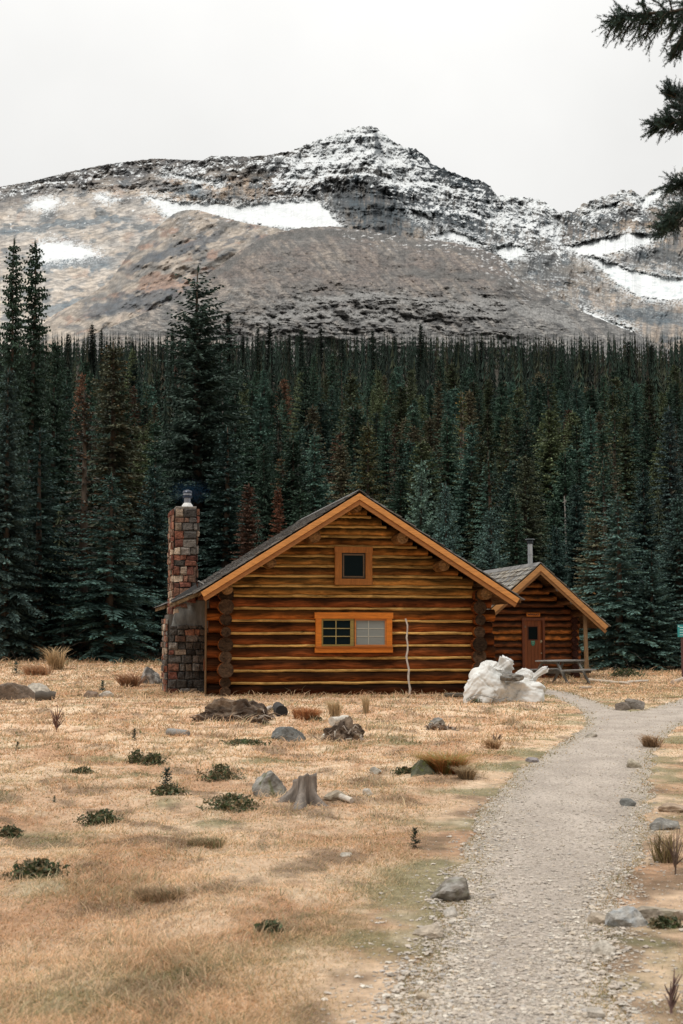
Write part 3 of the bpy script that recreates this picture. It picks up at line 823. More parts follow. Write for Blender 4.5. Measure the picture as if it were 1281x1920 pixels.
# kind, px of the stem, py of the tip, distance, half-width in px, colour, name, label
TOPS = []
NAMED = [
    ('narrow', 13, 446, 63, 38, DK, 'spruce_tree', 'tall dark narrow spruce cut by the left edge of the photo'),
    ('narrow', 52, 448, 65, 42, DK, 'spruce_tree', 'tall dark narrow spruce standing right beside the edge spruce, against the mountain'),
    ('tall', 366, 498, 76, 98, (.030, .048, .038), 'spruce_tree', 'tallest spruce near the stone chimney, its sparse top against the mountain'),
    ('ragged', 205, 640, 70, 90, (.055, .058, .036), 'spruce_tree', 'big drooping spruce with a yellowish brown top, left of the tall chimney spruce'),
    ('thin', 152, 735, 62, 62, (.040, .042, .036), 'spruce_tree', 'half dead spruce with bare grey upper twigs on the left'),
    ('dense', 95, 640, 74, 66, DK, 'spruce_tree', 'dark spruce behind the half dead spruce'),
    ('skirt', 205, 885, 59, 105, (.032, .062, .053), 'spruce_tree', 'broad green spruce with low drooping boughs left of the chimney'),
    ('skirt', 70, 800, 60, 108, (.028, .052, .046), 'spruce_tree', 'broad dark spruce with tiered boughs at the lower left'),
    ('dense', 8, 690, 58, 70, (.034, .056, .050), 'spruce_tree', 'grey green spruce on the left edge below the tall pair'),
    ('dense', 285, 870, 63, 62, (.030, .056, .050), 'spruce_tree', 'dark spruce just left of the stone chimney top'),
    ('spire', 422, 800, 66, 60, (.027, .050, .044), 'spruce_tree', 'dark spruce right behind the stone chimney top'),
    ('spire', 465, 905, 64, 38, (.075, .043, .030), 'spruce_tree', 'slim spruce tinged rusty, above the left slope of the big roof'),
    ('spire', 520, 912, 64, 25, RU, 'spruce_tree', 'small rust red dying spruce above the left slope of the big roof'),
    ('dense', 495, 830, 72, 48, DK, 'spruce_tree', 'dark spruce behind the rust red dying spruce'),
    ('ragged', 690, 790, 72, 55, OL, 'spruce_tree', 'olive brown spruce straight behind the peak of the big roof'),
    ('fir', 792, 862, 63, 64, TEAL, 'fir_tree', 'bushy blue green fir behind the right slope of the big roof'),
    ('fir', 838, 905, 62, 50, (.042, .074, .066), 'fir_tree', 'lower blue green fir right beside the bushy one behind the roof'),
    ('fir', 922, 952, 61, 60, (.042, .072, .064), 'fir_tree', 'blue green fir in the gap between the two cabin roofs'),
    ('dense', 990, 852, 68, 66, (.060, .070, .042), 'spruce_tree', 'olive green spruce rising behind the stove pipe of the small cabin'),
    ('fir', 1045, 985, 66, 52, (.035, .062, .054), 'fir_tree', 'dark fir behind the right slope of the small roof'),
    ('ragged', 1122, 965, 62, 62, (.068, .066, .040), 'spruce_tree', 'spruce with a brownish yellow top to the right of the small cabin'),
    ('skirt', 1162, 925, 58, 92, (.038, .068, .058), 'spruce_tree', 'large blue green spruce with a wide base to the right of the small cabin'),
    ('fir', 1222, 1030, 58, 70, (.034, .060, .052), 'fir_tree', 'small dark fir left of the teal sign'),
    ('dense', 1276, 930, 60, 72, (.036, .062, .054), 'spruce_tree', 'dark green spruce on the right edge behind the teal sign'),
    ('dense', 1212, 880, 70, 56, (.030, .054, .047), 'spruce_tree', 'dark spruce behind the large blue green spruce on the right'),
    ('dense', 1083, 905, 72, 50, (.030, .054, .046), 'spruce_tree', 'dark spruce between the olive spruce and the large blue green spruce'),
    ('spire', 1262, 760, 82, 40, (.044, .068, .064), 'spruce_tree', 'grey green spruce tip showing at the right edge above the sign'),
]
for (px, py, hw, wh) in ((118, 624, 9, 'left'), (164, 606, 10, 'left'), (182, 616, 8, 'left'), (242, 640, 8, 'left'), (300, 644, 8, 'left'), (318, 612, 9, 'left'), (424, 584, 14, 'right'), (452, 628, 8, 'right'), (481, 612, 10, 'right'),
        (503, 602, 9, 'right'), (540, 630, 8, 'right'), (563, 614, 9, 'right'), (601, 612, 9, 'right'), (642, 632, 8, 'right'), (700, 618, 9, 'right'), (742, 628, 8, 'right'), (792, 606, 11, 'right'), (861, 640, 9, 'right'), (907, 636, 9, 'right'),
        (985, 650, 8, 'right'), (1041, 646, 9, 'right'), (1102, 652, 8, 'right'), (1187, 638, 10, 'right'), (1232, 646, 9, 'right')):
    TOPS.append((px, py, hw, wh))
used = []
for i, (kind, px, py, Y, hw, col, nm, lab) in enumerate(NAMED):
    x = xat(px, Y); z = gz(x, Y)
    h = zat(py, Y) - z
    p = PROTO[kind]
    wanted = hw * Y / FPX
    protoR = {'dense': 1.75, 'fir': 1.75, 'narrow': 1.35, 'ragged': 1.7, 'tall': 2.25, 'spire': 1.15, 'skirt': 2.3, 'thin': 1.1}[kind]
    w = wanted / (protoR * h / p.h) * 1.22
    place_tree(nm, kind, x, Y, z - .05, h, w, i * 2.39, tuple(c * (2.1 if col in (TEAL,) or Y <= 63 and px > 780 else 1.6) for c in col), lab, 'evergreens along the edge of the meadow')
    used.append((x, Y, wanted))

ORD0 = ['first', 'second', 'third', 'fourth', 'fifth', 'sixth', 'seventh', 'eighth', 'ninth', 'tenth', 'eleventh', 'twelfth', 'thirteenth', 'fourteenth', 'fifteenth', 'sixteenth', 'seventeenth', 'eighteenth', 'last']
nl = {'left': 0, 'right': 0}
for i, (px, py, hw, wh) in enumerate(TOPS):
    Y = 455 + 37 * math.sin(i * 2.7)
    x = xat(px, Y); z = gz(x, Y); h = zat(py, Y) - z
    kd = ('spire', 'narrow')[i % 2]
    w = hw * Y / FPX / ({'narrow': 1.35, 'spire': 1.15}[kd] * h / PROTO[kd].h) * 1.5
    place_tree('spruce_tree', kd, x, Y, z - .1, h, w, i * 1.7, tuple(c * (.7 + .3 * math.sin(i * 4.1)) for c in DK), 'tall spire breaking the treeline %s of the tallest chimney spruce, %s from left' % (wh, ORD0[nl[wh]]), 'spires along the top of the forest')
    nl[wh] += 1

# the rest of the forest: candidate stems over the slope
TOPY = ([56, 62, 70, 80, 95, 115, 150, 200, 300, 400, 600, 800, 1000, 1160], [980, 930, 905, 868, 825, 788, 750, 722, 690, 672, 652, 640, 633, 628])
def band_of(px):
    for lim, s in ((150, 'at the far left'), (300, 'left of the stone chimney'), (420, 'behind the stone chimney'), (560, 'above the left roof slope'), (690, 'behind the big roof peak'),
                   (800, 'above the right roof slope'), (960, 'left of the stove pipe'), (1090, 'behind the small cabin'), (1500, 'right of the small cabin')):
        if px < lim: return s
rng = np.random.default_rng(77)
cand = []
Y = 61.5
while Y < 1165:
    step = 5.0 if Y < 130 else (7.0 if Y < 250 else (12 if Y < 420 else 24))
    hwid = .292 * Y + 4
    sp = 3.5 if Y < 130 else (4.6 if Y < 250 else (6.2 if Y < 420 else 11.0))
    xs = np.arange(-hwid, hwid, sp) + rng.uniform(0, sp)
    for x in xs:
        cand.append((x + rng.uniform(-.42, .42) * sp, Y + rng.uniform(-.5, .5) * step))
    Y += step
cand = np.array(cand)
cz = base_z(cand[:, 0], cand[:, 1])
order = np.argsort(cand[:, 1])
env = np.full(1800, 3000.0)      # how high, in rows of the picture, nearer trees already reach
def cover(px, py, hw):
    xs = np.arange(max(0, int(px - hw + 250)), min(1799, int(px + hw + 250)))
    if len(xs):
        env[xs] = np.minimum(env[xs], py + np.abs(xs - 250 - px) / max(hw, 1) * hw * 4.2 + 6)
for (kind, px, py, Yt, hw, *_r) in NAMED: cover(px, py, hw * .8)
roof = [(300, 1145), (315, 945), (375, 945), (376, 1085), (678, 922), (905, 1072), (1015, 1057), (1140, 1172), (1140, 1260), (300, 1260)]
picked = []; rest = []
for i in order:
    x, y = cand[i]
    if any((x - ux) ** 2 + (y - uy) ** 2 < (1.0 + .25 * uw) ** 2 for ux, uy, uw in used): continue
    px, _ = project(x, y, cz[i] + 3)
    ty = np.interp(y, *TOPY) + rng.normal() * (36 if y < 130 else 24 if y < 300 else 16 if y < 600 else 15) - 2
    if px < 330: ty -= 45 * float(sstep(330, 120, px)) * float(sstep(300, 80, y))
    ty += 14 * float(fbm(np.array([px / 70.]), np.array([y / 60.]), 300, 3)[0])
    ty += 6 * float(sstep(500, 900, y)) * float(sstep(900, 1281, px)) * 1.5
    h = zat(ty, y) - cz[i]
    hmin = 4.5 if y < 80 else 7
    h = min(max(h, hmin), 23)
    tz = cz[i] + h
    _, ty = project(x, y, tz)
    ty = float(ty)
    vis = -40 < px < 1321 and not inpoly(np.array([px]), np.array([ty + 10]), roof)[0]
    k = int(px + 250)
    showing = vis and 0 <= k < 1800 and ty < env[max(0, k - 3):k + 4].mean() - 7
    hw = (.10 * h + .5) * FPX / y
    if showing and len(picked) < 268 and y < 560:
        picked.append((x, y, cz[i], h, px, ty))
        cover(px, ty, hw * .75)
    else:
        rest.append((x, y, cz[i], h))
ORD = ['leftmost', 'second from left', 'third from left', 'fourth from left', 'fifth from left', 'sixth from left', 'seventh from left', 'eighth from left', 'ninth from left', 'tenth from left',
       'eleventh from left', 'twelfth from left', 'thirteenth from left', 'fourteenth from left', 'fifteenth from left']
PALF = [('dark green', DK, .40), ('deep green', (.032, .056, .042), .0), ('blue green', (.036, .064, .050), .28), ('olive', (.052, .062, .032), .22), ('brownish', (.064, .056, .034), .075), ('rusty', (.080, .045, .028), .025)]
info = []
for (x, y, z, h, px, ty) in picked:
    r = rng.random(); acc = 0
    for nm, col, p in PALF:
        acc += p
        if r < acc: break
    row = 'front row' if y < 74 else 'lower slope' if y < 100 else 'middle slope' if y < 150 else 'upper slope'
    kind = ['dense', 'narrow', 'spire', 'ragged', 'dense', 'spire', 'thin', 'fir', 'spire'][int(rng.integers(0, 9))]
    info.append([x, y, z, h, px, nm, col, row, kind, band_of(px)])
cells = {}
for k, t in enumerate(info): cells.setdefault((t[5], t[7], t[9]), []).append(k)
for key, ks in cells.items():
    ks.sort(key=lambda k: info[k][4])
    for j, k in enumerate(ks):
        x, y, z, h, px, nm, col, row, kind, band = info[k]
        lab = '%s spruce in the forest\'s %s, %s' % (nm, row, band)
        if len(ks) > 1: lab += ', ' + (ORD[j] if j < len(ORD) else 'rightmost')
        v = rng.uniform(.7, 3.2)
        kk = h / PROTO[kind].h
        place_tree('spruce_tree', kind, x, y, z - .1, h, rng.uniform(1.2, 1.75) / max(kk, .6) ** .35, rng.uniform(0, 6.28), tuple(c * v for c in col), lab, 'spruces of the forest slope',
                   (rng.normal() * .012, rng.normal() * .012))

# all the other stems: one mass of simple tiered conifers
def forest_mass():
    Vs = []; Fs = []; Cs = []; n0 = 0
    for (x, y, z, h) in rest:
        far = y > 330
        tiers = 34 if y < 100 else (24 if y < 150 else (16 if y < 250 else (11 if not far else 7)))
        nb = 16 if y < 100 else (13 if y < 150 else (10 if y < 250 else (7 if not far else 6)))
        R = (rng.uniform(.11, .16) if y < 420 else rng.uniform(.10, .15)) * h + .3
        r = rng.random()
        col = np.array(DK if r < .5 else (.034, .060, .044) if r < .76 else (.050, .058, .032) if r < .93 else (.060, .052, .034) if r < .985 else (.08, .046, .03)) * rng.uniform(.28, 1.1) * (1.15 if y < 300 else .8)
        f = np.linspace(.06, .97, tiers)
        zt = z + h * f
        rad = R * (1 - f) ** .85 + .10
        a = rng.uniform(0, 6.28, (tiers, 1)) + np.arange(nb)[None] * 2 * np.pi / nb + rng.uniform(-.25, .25, (tiers, nb))
        L = rad[:, None] * rng.uniform(.6, 1.25, (tiers, nb))
        th = h / tiers
        ww = np.pi / nb * .95
        tip = np.stack([x + np.cos(a) * L, y + np.sin(a) * L, zt[:, None] - rng.uniform(.1, .5, (tiers, nb)) * L - .2 * th], -1)
        top = np.stack([np.full((tiers, nb), x), np.full((tiers, nb), y), (zt + th * .9)[:, None] + np.zeros((1, nb))], -1)
        l = np.stack([x + np.cos(a - ww) * L * .45, y + np.sin(a - ww) * L * .45, zt[:, None] + .1 * th + np.zeros((1, nb))], -1)
        rr_ = np.stack([x + np.cos(a + ww) * L * .45, y + np.sin(a + ww) * L * .45, zt[:, None] + .1 * th + np.zeros((1, nb))], -1)
        q = np.stack([top, l, tip, rr_], 2).reshape(-1, 3)
        Vs.append(q)
        g = np.repeat(rng.uniform(.7, 1.3, tiers * nb), 4)[:, None]
        Cs.append(col[None] * g)
        sp = np.array([[x - .10, y, z + h * .9], [x + .10, y, z + h * .9], [x, y, z + h * 1.03], [x, y, z + h * 1.03 - .01]])
        Vs.append(sp); Cs.append(np.repeat(col[None], 4, 0))
    V = np.concatenate(Vs); Cc = np.concatenate(Cs)
    o = mesh_np('forest', V, np.arange(len(V)).reshape(-1, 4), M_FOREST, col=Cc)
    tag(o, 'dense dark spruce forest covering the slope up to the bare rock', kind='stuff')
forest_mass()
print('TREES picked', len(picked), 'rest', len(rest))

# dead standing trunks in the forest
def snag(px, py_top, py_bot, Y, label, col, twigs, seed, lean=0.0):
    rr = random.Random(seed)
    x = xat(px, Y); z = gz(x, Y); h = zat(py_top, Y) - z
    t = thing('dead_tree', label, 'tree', (x, Y, z), 0, 'dead standing trunks')
    m = MB(seed)
    pts = [(lean * k / 8 * h + rr.uniform(-.04, .04), rr.uniform(-.04, .04), h * k / 8) for k in range(9)]
    m.tube(pts, [.055 * (1 - .8 * k / 8) + .018 for k in range(9)], 7, col, wob=.1)
    m.build('trunk', M_TRUNK, t)
    b = MB(seed + 1)
    for k in range(twigs):
        zz = rr.uniform(.35, .98) * h; a = rr.uniform(0, 6.28); L = rr.uniform(.3, 1.1) * (1.15 - zz / h)
        x0 = lean * zz
        b.tube([(x0, 0, zz), (x0 + math.cos(a) * L * .6, math.sin(a) * L * .6, zz - .05 * L), (x0 + math.cos(a) * L, math.sin(a) * L, zz - .25 * L)], [.03, .02, .008], 4, col, caps=False)
    if twigs > 5: tag(b.build('branches', M_TRUNK, t), kind='stuff')
snag(871, 735, 860, 128, 'tall bare pinkish trunk standing in the middle of the forest', (.20, .145, .115), 6, 1)
snag(557, 872, 960, 74, 'bare pale dead tree with short twigs above the left roof slope', (.15, .145, .135), 46, 2)
snag(40, 862, 1120, 63, 'grey dead tree with bare broken branches at the left edge', (.09, .085, .075), 50, 3, .02)
snag(428, 640, 760, 80, 'pale leaning bare trunk right of the tallest spruce', (.17, .155, .14), 5, 4, -.03)
snag(1063, 930, 1000, 76, 'thin pale bare trunk right of the olive spruce', (.30, .27, .24), 8, 5)
snag(200, 900, 1040, 61, 'reddish bare trunk among the boughs left of the chimney', (.26, .17, .13), 12, 6)
snag(119, 1100, 1225, 60, 'grey bare stem at the meadow edge, leftmost of two stems', (.25, .23, .21), 4, 7)
snag(76, 1090, 1225, 61, 'thin grey bare stem at the left meadow edge under the spruces', (.23, .21, .19), 6, 8)

# ------------------------------------------------------------------ big log cabin
ROT = math.radians(10.6)
Rz = lambda a: Matrix.Rotation(a, 3, 'Z')
CO = (0.29, 38.4, 0.0)
cabin = thing('log_cabin', 'big brown log cabin with a gabled front, yellow chinking strips and a stone chimney', 'cabin', CO, ROT)
HW = 3.45            # half width of the front wall
RP = 0.632           # roof pitch
RZ = 5.24            # underside of the ridge
FR = -1.0            # front of the roof
BK = 8.6             # back of the roof
def roof_z(x): return RZ - RP * abs(x)

def log_shade(base, rr, dark=.35, edge=-.05):
    """each log's weathered upper side has turned brown black, with a ragged lower limit"""
    segs = {}; ph = rr.uniform(0, 99)
    dk = tuple(c * dark * (1.0, 1.25, 1.5)[q] for q, c in enumerate(base))
    def f(i, k, s):
        if i not in segs:
            n = float(fbm(np.array([i * .30 + ph]), np.array([ph]), 900, 3)[0])
            m_ = float(fbm(np.array([i * .22 + ph]), np.array([ph + 50]), 901, 2)[0])
            segs[i] = (1 + .6 * m_, edge + .75 * n)
        v, lim = segs[i]
        t = 1 + .35 * math.sin(k * 7.3 + i * .9 + ph)
        t = .75 + .25 * t
        w = min(1, max(0, (s - lim) / .55 + .5))
        return tuple((c * (1 - w) + d * w) * v * t for c, d in zip(base, dk))
    return f

LOGC = [(.34, .102, .020), (.28, .080, .018), (.21, .060, .017), (.38, .122, .024), (.25, .070, .017)]
GABC = [(.34, .145, .032), (.30, .118, .026), (.36, .16, .038), (.26, .10, .024)]
def log_x(m, x0, x1, y, z, r, base, rr, segs=30, n=18, dark=.32, endcol=None):
    pts = []; rad = []
    for i in range(segs + 1):
        t = i / segs
        pts.append((x0 + (x1 - x0) * t, y + rr.uniform(-.008, .008), z + rr.uniform(-.008, .008)))
        rad.append(r * rr.uniform(.95, 1.05))
    sh = log_shade(base, rr, dark)
    # tube's ring starts horizontally, so s>0 is not always up: test the sign once
    m.tube(pts, rad, n, base, True, True, endcol or tuple(c * .5 for c in base), 0.0, sh)

rr = random.Random(5)
wall = MB(3); chink = MB(4)
z = .15; rows = []
while z < 2.72:
    rows.append((z, .168)); z += .330
zg = z - .03
while zg < RZ - .32:
    rows.append((zg, .142)); zg += .268
for i, (zz, r) in enumerate(rows):
    low = zz < 2.72
    if low: hw = HW + .46 + rr.uniform(-.07, .07)
    else: hw = min(HW + .2, (RZ - zz - .10) / RP)
    base = rr.choice(LOGC) if low else rr.choice(GABC)
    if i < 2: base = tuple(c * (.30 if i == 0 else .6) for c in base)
    log_x(wall, -hw, hw, 0, zz, r, base, rr, dark=.19 if low else .24)
    zc = zz + (.165 if low else .134)
    hc = min(HW - .15, (RZ - zc - .16) / RP)
    if hc > .3 and i > -1:
        pts = []; rad = []
        for k in range(15):
            t = k / 14
            pts.append((-hc + 2 * hc * t, -.118 + rr.uniform(-.006, .006), zc + rr.uniform(-.009, .009)))
            rad.append(rr.uniform(.034, .046))
        cb = (.56, .34, .11) if low else (.45, .28, .095)
        cb = vary(cb, rr, .8, 1.12)
        chink.tube(pts, rad, 6, cb, True, True)
wall.build('front_wall', M_LOGX, cabin)
chink.build('chinking', M_LOGX, cabin)
for sx, nm in ((-1, 'side_wall'), (1, 'side_wall')):
    sw = MB(9 + sx)
    for i in range(9):
        zz = .0 + .33 * i + .02
        r = rr.uniform(.135, .205)
        if i == 0: zz = .10
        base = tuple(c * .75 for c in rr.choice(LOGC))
        y0 = -.40 + rr.uniform(-.10, .08)
        pts = [(sx * HW, y0 + (7.9 - y0) * k / 8, zz) for k in range(9)]
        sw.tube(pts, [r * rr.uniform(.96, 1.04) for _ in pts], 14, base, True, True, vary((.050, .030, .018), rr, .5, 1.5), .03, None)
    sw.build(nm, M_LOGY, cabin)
bw = MB(15)
bw.box((0, 7.5, 1.4), (2 * HW, .3, 2.8), (.12, .05, .02))
bw.add([(-HW, 7.5, 2.8), (HW, 7.5, 2.8), (0, 7.5, RZ - .15)], [(0, 1, 2)], (.12, .05, .02))
bw.build('back_wall', M_LOGX, cabin)

# purlins: round timbers whose sawn ends show under the eave
for px_, rad in ((0, .115), (-1.15, .165), (1.2, .155), (-2.32, .135), (2.35, .15), (-3.45, .13), (3.52, .16)):
    pm = MB(20)
    zz = roof_z(px_) - rad - .16
    y0 = -.80 + rr.uniform(-.08, .08)
    pm.tube([(px_, y0, zz), (px_, 2, zz), (px_, 7.9, zz)], [rad, rad * 1.02, rad], 16, (.20, .10, .035), True, False)
    ring = [(px_ + rad * math.cos(a), y0, zz + rad * math.sin(a)) for a in [2 * math.pi * k / 16 for k in range(16)]]
    ring2 = [(px_ + rad * .45 * math.cos(a), y0 - .004, zz + rad * .45 * math.sin(a)) for a in [2 * math.pi * k / 16 for k in range(16)]]
    fs = [(k, (k + 1) % 16, 16 + (k + 1) % 16, 16 + k) for k in range(16)] + [tuple(range(16, 32))]
    pm.add(ring + ring2, fs, [(.19, .10, .042)] * 16 + [(.23, .125, .05)])
    pm.build('purlin', M_LOGY, cabin)

# roof: boards below, hand split shakes on top
def shake_roof(name, parent, xl, xr, y0, y1, ridge, pl, prr, mat, seed, expo=.24, th=.10, boardc=(.15, .075, .03), shades=None, eave_l=None):
    r = random.Random(seed)
    deck = MB(seed); sh = MB(seed + 1)
    for sgn, xe, p in ((-1, xl, pl), (1, xr, prr)):
        L = abs(xe)
        n = int(round((y1 - y0) / .2))
        for k in range(n):                                       # roof boards run up the slope
            ya = y0 + (y1 - y0) * k / n + .004; yb = y0 + (y1 - y0) * (k + 1) / n - .004
            c = vary(boardc, r, .75, 1.25)
            v = [(0, ya, ridge), (0, yb, ridge), (xe, yb, ridge - p * L), (xe, ya, ridge - p * L)]
            v += [(a, b, c_ + th) for a, b, c_ in v]
            f = [(0, 1, 2, 3), (7, 6, 5, 4), (0, 4, 5, 1), (1, 5, 6, 2), (2, 6, 7, 3), (3, 7, 4, 0)]
            if sgn > 0: f = [tuple(reversed(q)) for q in f]
            deck.add(v, f, c)
        sl = math.sqrt(1 + p * p); nx, nz = sgn * p / sl, 1 / sl
        dx, dz = sgn / sl, -p / sl
        rows_ = int(L * sl / expo) + 1
        for i in range(rows_):
            d0 = i * expo - .10; d1 = d0 + expo * 1.5
            d1 = min(d1, L * sl + .06)
            y = y0 - .05 + r.uniform(0, .1)
            while y < y1:
                w = r.uniform(.12, .26)
                g = r.uniform(.10, .25)
                c = r.choice(shades or [(g, g * .97, g * .93), (g * .8, g * .76, g * .72), (g * 1.1, g * 1.02, g * .92)])
                t0 = th + .012; t1 = th + .052 + r.uniform(-.008, .016)
                dd = d1 + r.uniform(-.03, .02)
                pts = []
                for (d, ya) in ((max(d0, 0), y), (max(d0, 0), y + w - .012), (dd, y + w - .012), (dd, y)):
                    for t in ((t0, t0 + .012) if d < dd - 1e-6 else (t1 - .022, t1 + .008)):
                        pts.append((dx * d + nx * t, ya, ridge + dz * d + nz * t))
                f = [(0, 2, 4, 6), (1, 7, 5, 3), (0, 1, 3, 2), (2, 3, 5, 4), (4, 5, 7, 6), (6, 7, 1, 0)]
                if sgn > 0: f = [tuple(reversed(q)) for q in f]
                sh.add(pts, f, c)
                y += w
    for k in range(int((y1 - y0) / .3)):                          # ridge caps
        ya = y0 - .04 + k * .3
        g = r.uniform(.10, .2)
        for sgn, p in ((-1, pl), (1, prr)):
            sl = math.sqrt(1 + p * p)
            sh.beam((sgn * .11 / sl, ya, ridge - .11 * p / sl + th + .075), (sgn * .11 / sl, ya + .36, ridge - .11 * p / sl + th + .085), .22, .02, (g, g * .97, g * .93),
                    up=(sgn * p, 0, 1))
    d = deck.build(name, mat, parent)
    sh.build('shakes', M_SHAKE, d)
    return d
roof = shake_roof('roof', cabin, -4.22, 4.42, FR, BK, RZ, RP, RP, M_LOGY, 31)

def rake_board(parent, name, x0, x1, ridge, p, y, h, th, off, col, mat=M_TRIM):
    m = MB(40)
    sl = math.sqrt(1 + p * p); sg = 1 if x1 > 0 else -1
    za = ridge + off; 
    v = []
    for yy in (y, y + th):
        v += [(x0, yy, za - p * abs(x0)), (x1, yy, za - p * abs(x1)), (x1 - sg * h * p / sl, yy, za - p * abs(x1) - h / sl), (x0, yy, za - p * abs(x0) - h * sl)]
    f = [(0, 1, 2, 3), (7, 6, 5, 4), (0, 4, 5, 1), (1, 5, 6, 2), (2, 6, 7, 3), (3, 7, 4, 0)]
    if sg < 0: f = [tuple(reversed(q)) for q in f]
    m.add(v, f, col)
    return m.build(name, mat, parent, bevel=.006)
for x1 in (-4.17, 4.37):
    rake_board(cabin, 'fascia', 0, x1, RZ, RP, FR - .045, .142, .045, .085, (.60, .265, .078))
    rake_board(cabin, 'fascia', 0, x1 * .985, RZ, RP, FR - .012, .11, .05, -.090, (.33, .135, .04))

# low shed extension of the left eave, running past the chimney
ex = MB(50)
def slab(m, pts, th, col):
    v = [tuple(p) for p in pts] + [(p[0], p[1], p[2] + th) for p in pts]
    m.add(v, [(3, 2, 1, 0), (4, 5, 6, 7), (0, 1, 5, 4), (1, 2, 6, 5), (2, 3, 7, 6), (3, 0, 4, 7)], col)
slab(ex, [(-4.80, FR + .25, 2.345), (-4.10, FR + .10, 2.655), (-4.10, 1.55, 2.655), (-4.80, 1.55, 2.345)], .10, (.13, .085, .045))
slab(ex, [(-4.80, 3.6, 2.343), (-4.10, 3.6, 2.655), (-4.10, BK, 2.655), (-4.80, BK, 2.343)], .10, (.13, .085, .045))
exo = ex.build('eave_extension', M_LOGY, cabin)
es = MB(51)
for (xa, za, ya, yb) in ((-4.84, 2.335, FR + .22, 1.55), (-4.84, 2.325, 3.55, BK)):
    for row in range(3):
        y = ya
        while y < yb:
            w = rr.uniform(.12, .24); g = rr.uniform(.10, .24)
            u0 = xa + row * .24; s_ = (2.655 - za) / (-4.10 - xa)
            slab(es, [(u0, y, za + s_ * (u0 - xa) + .115 + .02 * 1), (u0 + .34, y, za + s_ * (u0 + .34 - xa) + .112), (u0 + .34, min(yb, y + w - .01), za + s_ * (u0 + .34 - xa) + .112), (u0, min(yb, y + w - .01), za + s_ * (u0 - xa) + .135)], .02, (g, g * .97, g * .93))
            y += w
es.build('shakes', M_SHAKE, exo)

# upright corner board at the left log ends
cbm = MB(52); cbm.box((-HW - .50, -.10, 1.30), (.035, .20, 2.5), (.14, .075, .03)); cbm.build('corner_board', M_TRIMV, cabin, bevel=.004)

# windows
def frame_rect(m, x0, x1, z0, z1, y, w, d, col, horn=0.0, top=None, bot=None):
    top = top or w; bot = bot or w
    m.box(((x0 + x1) / 2, y, z1 - top / 2), (x1 - x0 + horn * 2, d + .006, top), col)
    m.box(((x0 + x1) / 2, y, z0 + bot / 2), (x1 - x0 + horn * 1.2, d + .012, bot), col)
    m.box((x0 + w / 2, y, (z0 + z1) / 2 + (bot - top) / 2), (w, d, z1 - z0 - top - bot), col)
    m.box((x1 - w / 2, y, (z0 + z1) / 2 + (bot - top) / 2), (w, d, z1 - z0 - top - bot), col)
OR = (.56, .165, .016); ORD_ = (.36, .105, .014)
def win_part(label): 
    o = bpy.data.objects.new('window', None); C.objects.link(o); o.parent = cabin; o['label'] = label
    return o
w1 = win_part('wide orange framed window, its left half dark panes, its right half screened')
fm = MB(60)
frame_rect(fm, -1.04, 1.04, 1.12, 2.19, -.22, .155, .12, OR, horn=.03, top=.165, bot=.125)
fm.box((0, -.235, 1.270), (2.10, .16, .040), ORD_)
fm.build('frame', M_TRIM, w1, bevel=.006)
si = MB(61); si.box((0, -.20, 1.68), (1.78, .02, .80), (.03, .02, .01)); si.build('backing', M_PLAIN, w1)
gl = MB(62); gl.box((-.47, -.222, 1.66), (.74, .008, .62), (.01, .01, .01)); gl.build('pane', M_GLASS, w1)
sash = MB(63); SG = (.27, .195, .055)
frame_rect(sash, -.885, -.005, 1.295, 2.02, -.235, .045, .03, SG)
sash.box((-.06, -.236, 1.657), (.085, .034, .635), SG)
sash.box((-.49, -.238, 1.66), (.022, .022, .632), (.34, .27, .11))
for zz in (1.555, 1.765): sash.box((-.49, -.2385, zz), (.76, .020, .022), (.34, .27, .11))
sash.build('sash', M_TRIM, w1, bevel=.003)
g2 = MB(64); g2.box((.455, -.222, 1.66), (.80, .008, .68), (.2, .2, .2)); g2.build('pane', M_SCREEN, w1)
s2 = MB(65)
frame_rect(s2, .015, .885, 1.29, 2.02, -.237, .042, .03, (.46, .17, .045))
s2.build('sash', M_TRIM, w1, bevel=.003)
s3 = MB(66)
s3.box((.40, -.229, 1.66), (.022, .008, .64), (.42, .42, .36))
for zz in (1.555, 1.765): s3.box((.45, -.2295, zz), (.76, .007, .022), (.42, .42, .36))
s3.build('muntin', M_PLAIN, w1)
w2 = win_part('small square dark window high in the gable')
fm = MB(67); frame_rect(fm, -.515, .505, 2.93, 3.96, -.20, .185, .10, (.34, .125, .024), horn=.012, top=.17, bot=.165); fm.build('frame', M_TRIMV, w2, bevel=.006)
bk = MB(68); bk.box((0, -.185, 3.45), (.80, .02, .80), (.015, .012, .01)); bk.build('backing', M_PLAIN, w2)
gl = MB(69); gl.box((-.005, -.200, 3.455), (.52, .008, .56), (.01, .01, .01)); gl.build('pane', M_GLASS, w2)
sa = MB(70); frame_rect(sa, -.30, .29, 3.13, 3.76, -.208, .036, .02, (.13, .085, .05)); sa.build('sash', M_TRIM, w2)

